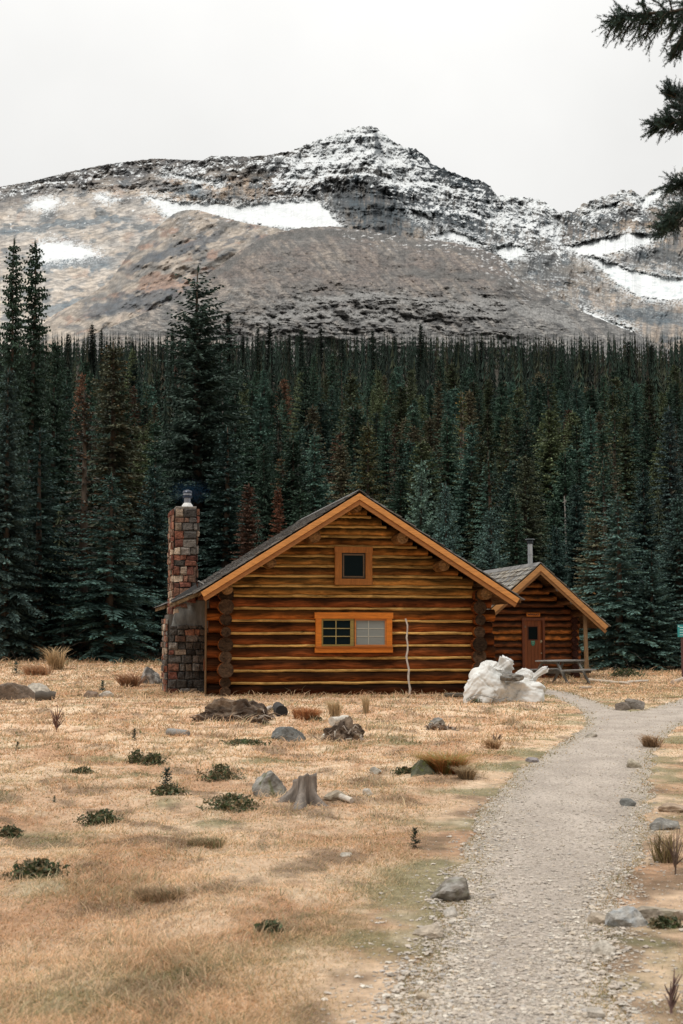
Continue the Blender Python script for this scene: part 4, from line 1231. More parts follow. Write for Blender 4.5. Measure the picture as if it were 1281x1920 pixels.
# stone chimney
def stones(m, o, u, v, nrm, W0, W1, H, shift, seed, pal, ch=(.12, .25), cw=(.13, .36), skip=None):
    """courses of rough stones over a face; its width runs from W0 (foot) to W1 (top)"""
    r = random.Random(seed); o = Vector(o); u = Vector(u); v = Vector(v); n = Vector(nrm)
    z = 0
    while z < H - .03:
        h = min(r.uniform(*ch), H - z)
        if H - z - h < .08: h = H - z
        x = 0
        t = (z + h / 2) / H
        W = W0 + (W1 - W0) * t; off = shift * t
        while x < W - .02:
            w = min(r.uniform(*cw), W - x)
            if W - x - w < .09: w = W - x
            g = .014
            c = vary(r.choice(pal(z / H, r)), r, .45, 1.35)
            d = r.uniform(.02, .085)
            j = lambda a: r.uniform(-a, a)
            b = [(x + g, z + g), (x + w - g, z + g), (x + w - g, z + h - g), (x + g, z + h - g)]
            top = [(x + w * .13 + j(.03), z + h * .16 + j(.03)), (x + w * .87 + j(.03), z + h * .16 + j(.03)), (x + w * .86 + j(.03), z + h * .85 + j(.03)), (x + w * .14 + j(.03), z + h * .85 + j(.03))]
            mid = [(a + j(.022), b_ + j(.022)) for a, b_ in b]
            P = [o + u * (a + off) + v * b_ for a, b_ in b] + [o + u * (a + off) + v * b_ + n * d * .65 for a, b_ in mid] + [o + u * (a + off) + v * b_ + n * (d + j(.012)) for a, b_ in top]
            f = []
            for l in (0, 4):
                for k in range(4): f.append((l + k, l + (k + 1) % 4, l + 4 + (k + 1) % 4, l + 4 + k))
            f.append((8, 9, 10, 11))
            m.add([tuple(p) for p in P], f, tuple(c))
            x += w
        z += h
RED = [(.24, .095, .06), (.30, .145, .095), (.20, .078, .055), (.20, .115, .08)]; GRY = [(.17, .15, .13), (.12, .11, .10), (.22, .19, .165)]; BLK = [(.06, .055, .05), (.085, .075, .065)]; TAN = [(.33, .25, .185), (.38, .30, .225)]
def pal_shaft(t, r):
    q = r.random()
    if t < .55: return RED if q < .72 else GRY if q < .80 else BLK if q < .93 else TAN
    return RED if q < .45 else GRY if q < .62 else BLK if q < .88 else TAN
def pal_base(t, r):
    q = r.random()
    return BLK if q < .40 else GRY if q < .72 else RED if q < .86 else [(.20, .15, .11)]
def pal_out(t, r):
    q = r.random()
    return TAN if q < .34 else RED if q < .62 else GRY
chim = bpy.data.objects.new('chimney', None); C.objects.link(chim); chim.parent = cabin
chim['label'] = 'tall stone chimney of reddish and grey stones with a broad base'
CY0, CY1 = 1.72, 3.50           # front and back of the chimney
XL, XR, XRT = -4.68, -3.70, -4.05
ZT = 5.10
XLB = -4.83
core = MB(80); MO = (.10, .092, .082)
core.box(((XLB + XR) / 2, (CY0 + CY1) / 2 + .05, 1.08), (XR - XLB - .05, CY1 - CY0 - .05, 2.16), MO)
core.box(((XL + XRT) / 2, (CY0 + CY1) / 2 + .1, (1.9 + ZT) / 2), (XRT - XL - .05, CY1 - CY0 - .25, ZT - 1.9 - .02), MO)
core.build('mortar_core', M_CONC, chim)
st = MB(81)
stones(st, (XLB, CY0, 0), (1, 0, 0), (0, 0, 1), (0, -1, 0), XR - XLB, XR - XLB - .05, 1.86, .05, 1, pal_base)
stones(st, (XLB, CY1, 0), (0, -1, 0), (0, 0, 1), (-1, 0, 0), CY1 - CY0, CY1 - CY0 - .05, 2.05, .03, 2, pal_out, ch=(.13, .24), cw=(.14, .34))
stones(st, (XR, CY1, 0), (-1, 0, 0), (0, 0, 1), (0, 1, 0), XR - XLB, XR - XLB, 2.05, 0, 3, pal_base)
st.build('base_stones', M_STONE, chim)
st = MB(82)
ys = CY0 + .10
stones(st, (XL, ys, 2.0), (1, 0, 0), (0, 0, 1), (0, -1, 0), XRT - XL, XRT - XL - .03, ZT - 2.0, .03, 4, pal_shaft)
stones(st, (XL, CY1 - .1, 1.95), (0, -1, 0), (0, 0, 1), (-1, 0, 0), CY1 - ys - .1, CY1 - ys - .1, ZT - 1.95, 0, 5, lambda t, r: RED if r.random() < .6 else TAN, ch=(.14, .25), cw=(.16, .36))
stones(st, (XRT, ys, 2.0), (0, 1, 0), (0, 0, 1), (1, 0, 0), CY1 - ys - .1, CY1 - ys - .1, ZT - 2.0, 0, 6, pal_shaft)
stones(st, (XRT, CY1 - .1, 2.0), (-1, 0, 0), (0, 0, 1), (0, 1, 0), XRT - XL, XRT - XL, ZT - 2.0, 0, 7, pal_shaft)
st.build('shaft_stones', M_STONE, chim)
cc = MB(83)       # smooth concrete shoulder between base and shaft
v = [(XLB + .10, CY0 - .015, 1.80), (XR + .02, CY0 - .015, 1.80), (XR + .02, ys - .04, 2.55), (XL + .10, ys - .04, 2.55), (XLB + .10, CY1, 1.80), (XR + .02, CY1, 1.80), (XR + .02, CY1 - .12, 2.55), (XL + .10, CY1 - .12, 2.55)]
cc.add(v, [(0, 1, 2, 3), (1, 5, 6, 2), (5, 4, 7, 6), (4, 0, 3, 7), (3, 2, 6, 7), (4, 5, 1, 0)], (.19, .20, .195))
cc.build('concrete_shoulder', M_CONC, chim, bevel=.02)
cp = MB(84); cp.box(((XL + XRT) / 2 + .01, (ys + CY1) / 2 - .05, ZT + .02), (XRT - XL - .04, CY1 - ys - .10, .07), (.24, .22, .195), jit=.012); cp.build('cap_slab', M_CONC, chim, bevel=.02)
fl = MB(85)       # lead flashing along the roof slope in front of the shaft
fl.beam((-4.72, ys - .10, 2.46), (-4.02, ys - .10, 2.90), .03, .20, (.085, .085, .085))
fl.beam((-3.98, ys - .06, 2.92), (-3.98, CY1, 2.92), .03, .20, (.10, .10, .10))
fl.box((-3.86, ys + .02, 3.00), (.34, .36, .03), (.36, .35, .33), Matrix.Rotation(.50, 3, 'Y'))
fl.build('flashing', M_PLAIN, chim, bevel=.004)
cx, cy = (XL + XRT) / 2 + .09, (ys + CY1) / 2 - .3
pc = MB(86)
pc.tube([(cx, cy, ZT + .05), (cx, cy, ZT + .13), (cx, cy, ZT + .20)], [.17, .15, .10], 16, (.72, .72, .70)); pc.build('pipe_collar', M_PLAIN, chim)
pp = MB(87)
pp.tube([(cx, cy, ZT + .19), (cx, cy, ZT + .34)], .095, 16, (.30, .31, .34))
pp.tube([(cx, cy, ZT + .34), (cx, cy, ZT + .40)], .135, 16, (.05, .06, .09))
pp.tube([(cx, cy, ZT + .42), (cx, cy, ZT + .46)], .125, 16, (.40, .42, .46))
pp.tube([(cx, cy, ZT + .48), (cx, cy, ZT + .54), (cx, cy, ZT + .57)], [.135, .12, .03], 16, (.06, .065, .08))
pp.build('flue_pipe', M_METAL, chim)

# thin blue smoke hanging about the flue
sm = bpy.data.materials.new('smoke'); sm.use_nodes = True
n_, l_ = sm.node_tree.nodes, sm.node_tree.links
n_.remove(n_['Principled BSDF'])
pv = n_.new('ShaderNodeVolumePrincipled'); pv.inputs['Color'].default_value = (.12, .32, .60, 1); pv.inputs['Anisotropy'].default_value = 0.0
tcs = n_.new('ShaderNodeTexCoord'); ns_ = n_.new('ShaderNodeTexNoise'); ns_.inputs['Scale'].default_value = 2.2; ns_.inputs['Detail'].default_value = 3
l_.new(tcs.outputs['Object'], ns_.inputs['Vector'])
ln = n_.new('ShaderNodeVectorMath'); ln.operation = 'LENGTH'; l_.new(tcs.outputs['Object'], ln.inputs[0])
mr_ = n_.new('ShaderNodeMapRange'); mr_.inputs['From Min'].default_value = .2; mr_.inputs['From Max'].default_value = 1.0; mr_.inputs['To Min'].default_value = 1; mr_.inputs['To Max'].default_value = 0
l_.new(ln.outputs['Value'], mr_.inputs['Value'])
mm = n_.new('ShaderNodeMath'); mm.operation = 'MULTIPLY'; l_.new(mr_.outputs[0], mm.inputs[0]); l_.new(ns_.outputs['Fac'], mm.inputs[1])
m2 = n_.new('ShaderNodeMath'); m2.operation = 'MULTIPLY'; m2.inputs[1].default_value = .16; l_.new(mm.outputs[0], m2.inputs[0]); l_.new(m2.outputs[0], pv.inputs['Density'])
l_.new(pv.outputs[0], n_['Material Output'].inputs['Volume'])
V_, F_ = ico(2)
so = mesh_np('smoke', V_, F_, sm)
so.location = Vector(CO) + Rz(ROT) @ Vector((cx + .05, cy, ZT + .52)); so.scale = (.72, .6, .42)
tag(so, 'thin bluish smoke drifting around the flue pipe of the stone chimney', kind='stuff')

# ------------------------------------------------------------------ small log cabin
SO = (6.56, 50.56, 0.02)
sc_ = thing('small_log_cabin', 'small dark log cabin with a plank door and front posts under a shake roof', 'cabin', SO, ROT)
SF = -1.6; SR = 3.92; SP = .875
SHW = 1.72
def sroof(x): return SR - SP * abs(x)
wl_ = MB(101); r2 = random.Random(44)
z = .10; i = 0
while z < SR - .3:
    hw = min(SHW + .22 + r2.uniform(-.04, .04), (SR - z - .08) / SP)
    base = r2.choice([(.36, .12, .030), (.26, .085, .026), (.46, .17, .04), (.20, .07, .024)])
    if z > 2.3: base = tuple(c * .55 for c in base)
    # leave the doorway open
    dz0, dz1, dx0, dx1 = 0, 2.1, -.16, .56
    spans = [(-hw, hw)] if z > dz1 else [(-hw, dx0), (dx1, hw)]
    for a, b in spans:
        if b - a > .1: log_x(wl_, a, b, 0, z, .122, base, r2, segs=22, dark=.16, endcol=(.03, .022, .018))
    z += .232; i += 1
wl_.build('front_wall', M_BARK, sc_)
ins = MB(102); ins.box((0, .10, 1.3), (2 * SHW, .05, 2.6), (.018, .014, .012)); ins.build('wall_lining', M_PLAIN, sc_)
for sx in (-1, 1):
    sw = MB(103 + sx)
    for k in range(10):
        zz = .10 + .232 * k + .11
        y0 = -.24 + r2.uniform(-.06, .06)
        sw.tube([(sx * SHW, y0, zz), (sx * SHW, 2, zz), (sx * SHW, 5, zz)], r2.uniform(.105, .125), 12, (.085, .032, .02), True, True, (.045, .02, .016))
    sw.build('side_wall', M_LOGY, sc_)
bw = MB(106); bw.box((0, 4.9, 1.2), (2 * SHW, .25, 2.4), (.09, .04, .02)); bw.add([(-SHW, 4.9, 2.4), (SHW, 4.9, 2.4), (0, 4.9, SR - .1)], [(0, 1, 2)], (.09, .04, .02)); bw.build('back_wall', M_LOGX, sc_)
shake_roof('roof', sc_, -1.98, 2.42, SF, 5.4, SR, SP, SP, M_LOGY, 61, expo=.27, th=.07, boardc=(.12, .065, .03),
           shades=[(.24, .225, .20), (.16, .15, .135), (.30, .275, .235), (.11, .105, .10), (.20, .17, .13)])
for x1 in (-1.98, 2.42):
    rake_board(sc_, 'fascia', 0, x1, SR, SP, SF - .04, .17, .04, .075, (.46, .23, .085))
    rake_board(sc_, 'fascia', 0, x1 * .985, SR, SP, SF - .005, .11, .04, -.125, (.24, .12, .045))
for px_ in (0.02, -.52, .66, 1.17, 1.70, -1.74):
    pm = MB(110); rad = .085
    zz = sroof(px_) - rad - .10
    if abs(px_) > 1.6: zz = sroof(px_) - rad - .03; rad = .105
    y0 = SF + .12
    pm.tube([(px_, y0, zz), (px_, 2, zz), (px_, 5.0, zz)], rad, 14, (.13, .065, .03), True, True, (.26, .25, .23))
    pm.build('purlin', M_LOGY, sc_)
for px_, c in ((1.70, (.20, .125, .065)), (-1.74, (.22, .09, .035))):
    pm = MB(112)
    ztop = sroof(px_) - .19
    pm.tube([(px_ + .03, SF + .28, -.05), (px_ + .01, SF + .28, ztop * .5), (px_ - .01, SF + .28, ztop)], [.085, .075, .07], 10, c, True, True, None, .03)
    pm.build('post', M_OLDWZ, sc_)
# door
d = bpy.data.objects.new('door', None); C.objects.link(d); d.parent = sc_
RDB = (.25, .082, .028)
jf = MB(120)
jf.box((-.175, -.10, 1.04), (.085, .16, 2.08), (.18, .06, .028)); jf.box((.575, -.10, 1.04), (.085, .16, 2.08), (.18, .06, .028)); jf.box((.20, -.105, 2.125), (.85, .17, .10), (.19, .065, .03))
jf.build('frame', M_TRIMV, d, bevel=.005)
pl = MB(121)
for k in range(5):
    xx = -.13 + .132 * (k + .5)
    c = vary(RDB, r2, .85, 1.2)
    if k in (0, 4): pl.box((xx, -.055, 1.04), (.127, .04, 2.06), c)
    else:
        pl.box((xx, -.055, .70), (.127, .04, 1.38), c); pl.box((xx, -.055, 1.975), (.127, .04, .19), c)
pl.build('planks', M_TRIMV, d, bevel=.004)
gp = MB(122); gp.box((.20, -.048, 1.635), (.40, .01, .49), (.01, .01, .01)); gp.build('pane', M_GLASS, d)
wf = MB(123); frame_rect(wf, .005, .395, 1.38, 1.885, -.078, .03, .012, (.13, .045, .022)); wf.build('window_trim', M_TRIMV, d)
kb = MB(124); kb.box((.495, -.085, 1.34), (.05, .02, .10), (.62, .55, .38)); kb.tube([(.495, -.09, 1.35), (.495, -.15, 1.35)], [.02, .03], 10, (.72, .64, .45)); kb.build('handle', M_PLAIN, d)
kb = MB(125); kb.tube([(.505, -.08, .93), (.505, -.10, .93)], .025, 10, (.62, .56, .40)); kb.build('lock', M_PLAIN, d)
hm_ = MB(126); hm_.box((-.10, -.082, 1.86), (.09, .012, .07), (.20, .17, .12)); hm_.build('hinge', M_PLAIN, d)
em = MB(127)     # small green shield shaped notice on the door
sh_ = [(-.075, .09), (.075, .09), (.075, -.01), (.045, -.075), (0, -.10), (-.045, -.075), (-.075, -.01)]
em.add([(.20 + a, -.085, 1.28 + b) for a, b in sh_] + [(.20 + a, -.074, 1.28 + b) for a, b in sh_], [tuple(range(7))] + [(k, k + 7, (k + 1) % 7 + 7, (k + 1) % 7) for k in range(7)], (.05, .27, .19))
em.add([(.20 + a, -.0865, 1.28 + b) for a, b in ((-.05, .065), (.05, .065), (.05, .045), (-.05, .045))], [(0, 1, 2, 3)], (.32, .55, .45))
em.add([(.20 + a, -.0865, 1.28 + b) for a, b in ((-.03, .02), (.03, .02), (0, -.05))], [(0, 1, 2)], (.22, .46, .36))
tag(em.build('door_notice', M_PLAIN, d), 'small green shield shaped notice')
# stove pipe
sp_ = MB(130); bx, by = .47, .95
sp_.tube([(bx, by, SR - .6), (bx, by, 4.86)], .095, 18, (.50, .53, .55)); 
sp_.tube([(bx, by, 4.46), (bx, by, 4.49)], .108, 18, (.42, .44, .46))
po = sp_.build('stove_pipe', M_METAL, sc_)
cp = MB(131); cp.tube([(bx, by, 4.86), (bx, by, 4.90), (bx, by, 4.96), (bx, by, 5.01)], [.12, .12, .12, .10], 18, (.05, .055, .06)); cp.tube([(bx, by, 5.01), (bx, by, 5.05)], [.19, .15], 18, (.035, .04, .04)); cp.build('cap', M_METAL, po)
bs = MB(132); bs.tube([(bx, by, SR - .40), (bx, by, SR - .12)], [.22, .12], 14, (.16, .16, .16)); bs.build('flashing', M_PLAIN, po)

# name board over the door, with its lettering
def local_to_world(o, rot, p): return Vector(o) + Rz(rot) @ Vector(p)
nb = thing('name_sign', 'small orange board with dark lettering above the small cabin door', 'sign', local_to_world(SO, ROT, (.19, -.205, 2.285)), ROT)
bd = MB(140); bd.box((0, .02, 0), (.50, .03, .135), (.60, .20, .025)); bd.build('board', M_TRIM, nb, bevel=.006)
def lettering(txt, size, parent, loc, col, bold=0.0):
    cu = bpy.data.curves.new('lettering', 'FONT'); cu.body = txt; cu.size = size; cu.align_x = 'CENTER'; cu.align_y = 'CENTER'; cu.extrude = .003; cu.offset = bold
    m = bpy.data.materials.new('letter paint'); m.use_nodes = True; m.node_tree.nodes['Principled BSDF'].inputs['Base Color'].default_value = (*col, 1)
    tmp = bpy.data.objects.new('lettering_curve', cu); C.objects.link(tmp)
    dg = bpy.context.evaluated_depsgraph_get()
    me = bpy.data.meshes.new_from_object(tmp.evaluated_get(dg))
    bpy.data.objects.remove(tmp)
    me.materials.clear(); me.materials.append(m)
    o = bpy.data.objects.new('lettering', me); C.objects.link(o); o.parent = parent; o.location = loc; o.rotation_euler = (math.pi / 2, 0, 0)
    return o
lt_ = lettering('WIWAXY', .10, nb, (0, .0015, 0), (.05, .012, .006), .004)

# ------------------------------------------------------------------ loose things in the meadow
def G(px, py):
    """where the sight line through a pixel meets the meadow"""
    h = 0.0
    for _ in range(6):
        x, y = unproj(px, py, h); x, y = float(x), float(y)
        h = h * .4 + .6 * gz(x, y)
    return x, y, gz(x, y)

def rock_mesh(sx, sy, sz, seed, col, col2=None, moss=0.0, level=4, planes=16, rough=.05):
    r = np.random.default_rng(seed)
    V, F = ico(level)
    n = r.normal(size=(planes, 3)); n /= np.linalg.norm(n, axis=1)[:, None]
    d = r.uniform(.62, 1.0, planes)
    dots = V @ n.T
    rad = np.min(np.where(dots > .05, d / np.maximum(dots, .05), 9), axis=1).clip(.3, 1.25)
    P = V * rad[:, None]
    nz = fbm(V[:, 0] * 3 + seed, V[:, 1] * 3 + V[:, 2] * 2.3, seed, 4)
    P = P * (1 + rough * 2 * nz)[:, None]
    P[:, 2] = np.where(P[:, 2] < -.25, -.25 + (P[:, 2] + .25) * .3, P[:, 2])
    P = P * np.array([sx, sy, sz])
    c = np.array(col)[None] * np.array([.78, .74, .69]) * (1 + .5 * fbm(V[:, 0] * 5, V[:, 2] * 5 + V[:, 1] * 3, seed + 3, 4))[:, None]
    if col2 is not None:
        w = sstep(-.05, .25, fbm(V[:, 0] * 2.2 + 5, V[:, 2] * 2.2 + V[:, 1], seed + 4, 4))[:, None]
        c = c * (1 - w) + np.array(col2)[None] * w
    if moss:
        w = (sstep(.05, .3, fbm(V[:, 0] * 2 + 9, V[:, 1] * 2 + V[:, 2], seed + 5, 3)) * (V[:, 2] > -.1) * moss)[:, None]
        c = c * (1 - w) + np.array([.10, .115, .035]) * w
    return P, F, c

def rock(px, py, w, h, label, col=(.26, .25, .23), seed=1, name='rock', cat='rock', deep=.8, col2=None, moss=0, group=None, rough=.05, rz=0.0, sink=.12):
    x, y, z = G(px, py)
    k = y / FPX
    sx = w * k / 2; sz = h * k / 1.1
    P, F, c = rock_mesh(sx * 1.08, sx * deep, sz, seed, col, col2, moss, 4 if w > 30 else 3, rough=rough)
    o = mesh_np(name, P, F, M_ROCK, col=c, smooth=False)
    o.location = (x, y + sx * deep * .5, z + sz * sink); o.rotation_euler = (0, 0, rz)
    return tag(o, label, cat, group)

GR = (.27, .265, .25); PALE = (.50, .47, .42); BRN_ = (.13, .09, .065); BLU = (.20, .22, .23)
rock(505, 1497, 74, 56, 'grey mossy boulder leaning against the old tree stump in the meadow', GR, 3, 'boulder', 'boulder', .7, (.34, .33, .30), .8)
rock(18, 1312, 70, 34, 'brown boulder cut by the left edge of the meadow', (.20, .16, .13), 4, 'boulder', 'boulder')
rock(60, 1308, 52, 22, 'pale rock lying beside a dark log at the left of the meadow', PALE, 5)
rock(170, 1308, 36, 14, 'flat brown rock behind the small seedling at the left', (.24, .18, .14), 6)
rock(194, 1307, 28, 10, 'small whitish flat rock beside the brown one at the left', (.58, .56, .52), 7)
rock(280, 1282, 44, 30, 'dark grey rock half hidden by rusty grass left of the chimney', (.13, .125, .12), 8, 'boulder', 'boulder', .8, (.33, .32, .30))
rock(181, 1222, 20, 10, 'small pale rock at the far left below the spruces', (.42, .41, .38), 9)
rock(541, 1390, 50, 28, 'bluish grey rock left of the brown root mound', BLU, 10, 'boulder', 'boulder')
rock(705, 1452, 23, 11, 'small pale stone alone in the dry grass right of the stump', (.50, .50, .47), 11)
rock(690, 1492, 22, 11, 'small whitish stone between the old stump and the lone pale stone', (.55, .52, .47), 12)
rock(634, 1498, 40, 15, 'low tan rock at the foot of the old stump', (.40, .35, .28), 13)
rock(790, 1452, 42, 25, 'mossy dark green rock left of the reddish grass tuft', (.12, .13, .09), 14, 'boulder', 'boulder', .8, None, .9)
rock(820, 1362, 32, 14, 'grey stone in the rusty grass behind the meadow tuft', (.30, .30, .29), 15)
rock(1001, 1428, 24, 9, 'small lilac grey stone on the left side of the path', (.33, .31, .33), 16)
rock(1110, 1382, 22, 9, 'pale flat stone on the left path edge near the bend', (.48, .45, .40), 17)
rock(1168, 1331, 28, 18, 'left of the two brown rocks at the fork of the path', (.22, .19, .165), 18, group='rocks at the fork')
rock(1192, 1330, 36, 20, 'right and larger of the two brown rocks at the fork of the path', (.24, .22, .20), 19, group='rocks at the fork')
rock(848, 1686, 82, 32, 'grey boulder sunk in the grass on the left edge of the path', (.23, .21, .19), 20, 'boulder', 'boulder', .8, (.32, .30, .27), .25)
rock(812, 1756, 56, 16, 'pale flat stone at the left path edge below the grey boulder', (.52, .46, .39), 21, deep=1.2)
rock(1178, 1736, 70, 36, 'pale grey pointed boulder lying at the right edge of the path', (.45, .45, .44), 22, 'boulder', 'boulder', .8, (.33, .34, .34))
rock(1238, 1728, 90, 30, 'long low tan rock behind the pale pointed boulder on the right', (.42, .37, .31), 23, 'boulder', 'boulder', .5, None, .3)
rock(1135, 1788, 40, 20, 'whitish block shaped stone in front of the pale pointed boulder', (.58, .55, .50), 24)
rock(1120, 1726, 44, 14, 'tan flat stone left of the pale pointed boulder', (.45, .39, .32), 25)
rock(1180, 1510, 30, 12, 'dark bluish stone on the right edge of the path', (.19, .20, .20), 26)
rock(1188, 1438, 26, 12, 'cream stone on the right edge of the path near the bend', (.50, .46, .38), 27)
rock(1244, 1555, 60, 20, 'grey rock under dry stems at the right edge', (.27, .27, .26), 28, 'boulder', 'boulder')
rock(1262, 1522, 60, 18, 'tan flat rock at the right edge above the grey rock', (.42, .33, .25), 29)
rock(1120, 1905, 34, 14, 'pale stone at the bottom of the path on its right side', (.50, .47, .43), 30)
rock(795, 1872, 28, 12, 'cream pebble sized stone at the bottom left path edge', (.52, .45, .36), 31)
rock(845, 1716, 26, 12, 'small white stone just below the grey boulder on the path edge', (.55, .53, .50), 32)
rock(650, 1606, 18, 9, 'tiny white stone alone in the lower meadow', (.60, .58, .53), 33)

# mounds of earth, roots and broken wood
def sticks(m, n, sx, sy, sz, r, cols, rad=.02):
    for _ in range(n):
        a = r.uniform(0, 6.28); q = math.sqrt(r.random())
        x, y = math.cos(a) * sx * q, math.sin(a) * sy * q
        z = sz * (1 - q * q) * .9
        b = r.uniform(0, 6.28); L = r.uniform(.1, .45) * sx
        m.tube([(x, y, z), (x + math.cos(b) * L * .5, y + math.sin(b) * L * .5, z + r.uniform(-.05, .07)), (x + math.cos(b) * L, y + math.sin(b) * L, z + r.uniform(-.08, .05))],
               [rad * r.uniform(.6, 1.4), rad, rad * .4], 5, r.choice(cols), True)
def mound(px, py, w, h, label, seed, deadwood, col=(.085, .062, .047)):
    x, y, z = G(px, py); k = y / FPX
    t = thing('root_mound', label, 'mound', (x, y + w * k * .25, z - .03), 0)
    P, F, c = rock_mesh(w * k / 2, w * k * .36, h * k * 1.25, seed, col, (.19, .14, .10), 0, 5, 40, .16)
    mesh_np('earth', P, F, M_ROCK, t, c)
    m = MB(seed); r = random.Random(seed)
    sticks(m, 40, w * k / 2, w * k * .33, h * k * .9, r, [(.25, .20, .16), (.12, .085, .06), (.34, .29, .24)], .014)
    tag(m.build('roots', M_OLDW, t), kind='stuff')
    return t, k
mound(440, 1354, 168, 42, 'wide brown mound of roots and broken wood in front of the left cabin corner', 41, True)
mound(645, 1390, 96, 36, 'brown root mound with a pale log on top in the middle of the meadow', 42, True)
mound(1125 - 300, 1370, 70, 14, 'low rusty mound of dry roots in front of the big cabin', 43, True, (.13, .08, .05))

def log_piece(px0, py0, px1, py1, rad, label, col, seed, lift=.0, name='fallen_log', end=None, mat=None, taper=.8):
    a = Vector(G(px0, py0)); b = Vector(G(px1, py1))
    t = (a + b) / 2
    m = MB(seed)
    pts = [a.lerp(b, k / 6) - t + Vector((m.r.uniform(-.15, .15) * rad, 0, rad * .75 + lift + m.r.uniform(-.15, .15) * rad)) for k in range(7)]
    m.tube(pts, [rad * (1 - (1 - taper) * k / 6) * m.r.uniform(.93, 1.07) for k in range(7)], 10, col, True, True, end or col)
    o = m.build(name, mat or M_OLDW, None)
    o.location = t
    return tag(o, label, 'log')
log_piece(408, 1344, 478, 1343, .05, 'pale grey pole lying along the top of the wide root mound', (.50, .45, .38), 45, .20)
log_piece(527, 1343, 520, 1332, .12, 'short charred log with its round black end towards the viewer', (.035, .032, .03), 46, 0, end=(.02, .02, .02))
log_piece(478, 1348, 508, 1332, .055, 'pale bent root sloping off the wide root mound', (.45, .38, .32), 47, .02)
log_piece(622, 1382, 652, 1377, .07, 'pale weathered log end resting on the middle root mound', (.50, .46, .40), 48, .20)
log_piece(607, 1390, 614, 1380, .035, 'small white branch stub standing in front of the middle root mound', (.6, .56, .5), 49, .03)
log_piece(66, 1314, 102, 1313, .14, 'short dark log with a pale top at the left of the meadow', (.09, .075, .06), 50, 0, end=(.05, .04, .035))
log_piece(318, 1378, 352, 1380, .06, 'low grey piece of wood in the grass left of the wide root mound', (.24, .23, .215), 51)
log_piece(630, 1496, 660, 1506, .035, 'short bleached root beside the old stump', (.52, .46, .39), 52)
log_piece(1104, 1278, 1180, 1284, .06, 'long pale pole lying on the ground to the right of the small cabin', (.48, .41, .33), 53)
log_piece(1176, 1281, 1215, 1279, .05, 'short pale pole lying to the right of the long pole', (.50, .45, .38), 54)
log_piece(1262, 1283, 1300, 1268, .07, 'pale log leaning out of the grass at the right edge under the sign', (.42, .34, .27), 55)
log_piece(1088, 1303 - 10, 1108, 1291, .05, 'small tan log in front of the picnic table', (.38, .31, .24), 56)

# the old stump with spreading roots
def stump(px, py, w, h, label, seed, col):
    x, y, z = G(px, py); k = y / FPX
    R = w * k / 2 * .95; H = h * k * .92
    r = random.Random(seed)
    n, L = 56, 16
    lob = [(r.uniform(0, 6.28), r.uniform(.5, 1.3), r.uniform(.18, .3)) for _ in range(7)] + [(3.6, 1.5, .25), (4.6, 1.3, .25)]
    V = []; Cc = []
    for i in range(L + 1):
        t = i / L
        for q in range(n):
            a = 2 * math.pi * q / n
            rad = R * (.70 + .12 * math.sin(3 * a + 1))
            for la, am, wd in lob:
                dd = (a - la + math.pi) % (2 * math.pi) - math.pi
                rad += R * am * math.exp(-(dd / wd) ** 2) * ((1 - t) ** 2.6 * 1.9 + .08)
            rad *= 1 + .05 * math.sin(a * 17 + 3 * math.sin(t * 5))
            top = H * (.92 + .16 * math.sin(a + 2.2) + .05 * math.sin(3 * a) + .03 * math.sin(9 * a))
            V.append((math.cos(a) * rad, math.sin(a) * rad * .9, -.05 + t * (top + .05)))
            g = .75 + .5 * abs(math.sin(a * 11.5 + 1.3 * math.sin(a * 5))) * r.uniform(.8, 1.2)
            Cc.append([c * g * (.75 + .35 * t) for c in col])
    F = []
    for i in range(L):
        for q in range(n): F.append((i * n + q, i * n + (q + 1) % n, (i + 1) * n + (q + 1) % n, (i + 1) * n + q))
    c0 = len(V); V.append((0, 0, H * .93)); Cc.append([c * .55 for c in col])
    T = [(L * n + q, L * n + (q + 1) % n, c0) for q in range(n)]
    o = mesh_np('tree_stump', V, [np.array(F), np.array(T)], M_OLDWZ, col=np.array(Cc), smooth=True)
    o.location = (x, y + R * .6, z)
    return tag(o, label, 'tree stump')
stump(570, 1508, 60, 56, 'old grey tree stump with spreading roots beside the mossy boulder', 61, (.19, .16, .135))

# ------------------------------------------------------------------ leaning pole, picnic table, sacks, sign
pb = Vector(G(767, 1307)); pb.y = min(pb.y, 38.0)
pb = Vector((xat(767, 37.9), 37.9, gz(xat(767, 37.9), 37.9)))
pt = Vector((xat(762, 38.3), 38.33, zat(1160, 38.3)))
pm = MB(150)
pts = []
for k in range(13):
    t = k / 12
    pts.append(pb.lerp(pt, t) - pb + Vector((.022 * math.sin(k * 1.9) + .015 * math.sin(k * .8), .01 * math.sin(k * 1.3), -.03 if k == 0 else 0)))
pm.tube(pts, [.031 - .008 * k / 12 + .003 * math.sin(k * 2.3) for k in range(13)], 9, (.46, .40, .34), True, True, (.3, .27, .24))
po_ = pm.build('leaning_pole', M_OLDWZ); po_.location = pb
tag(po_, 'thin crooked peeled pole leaning upright against the big cabin wall', 'pole')

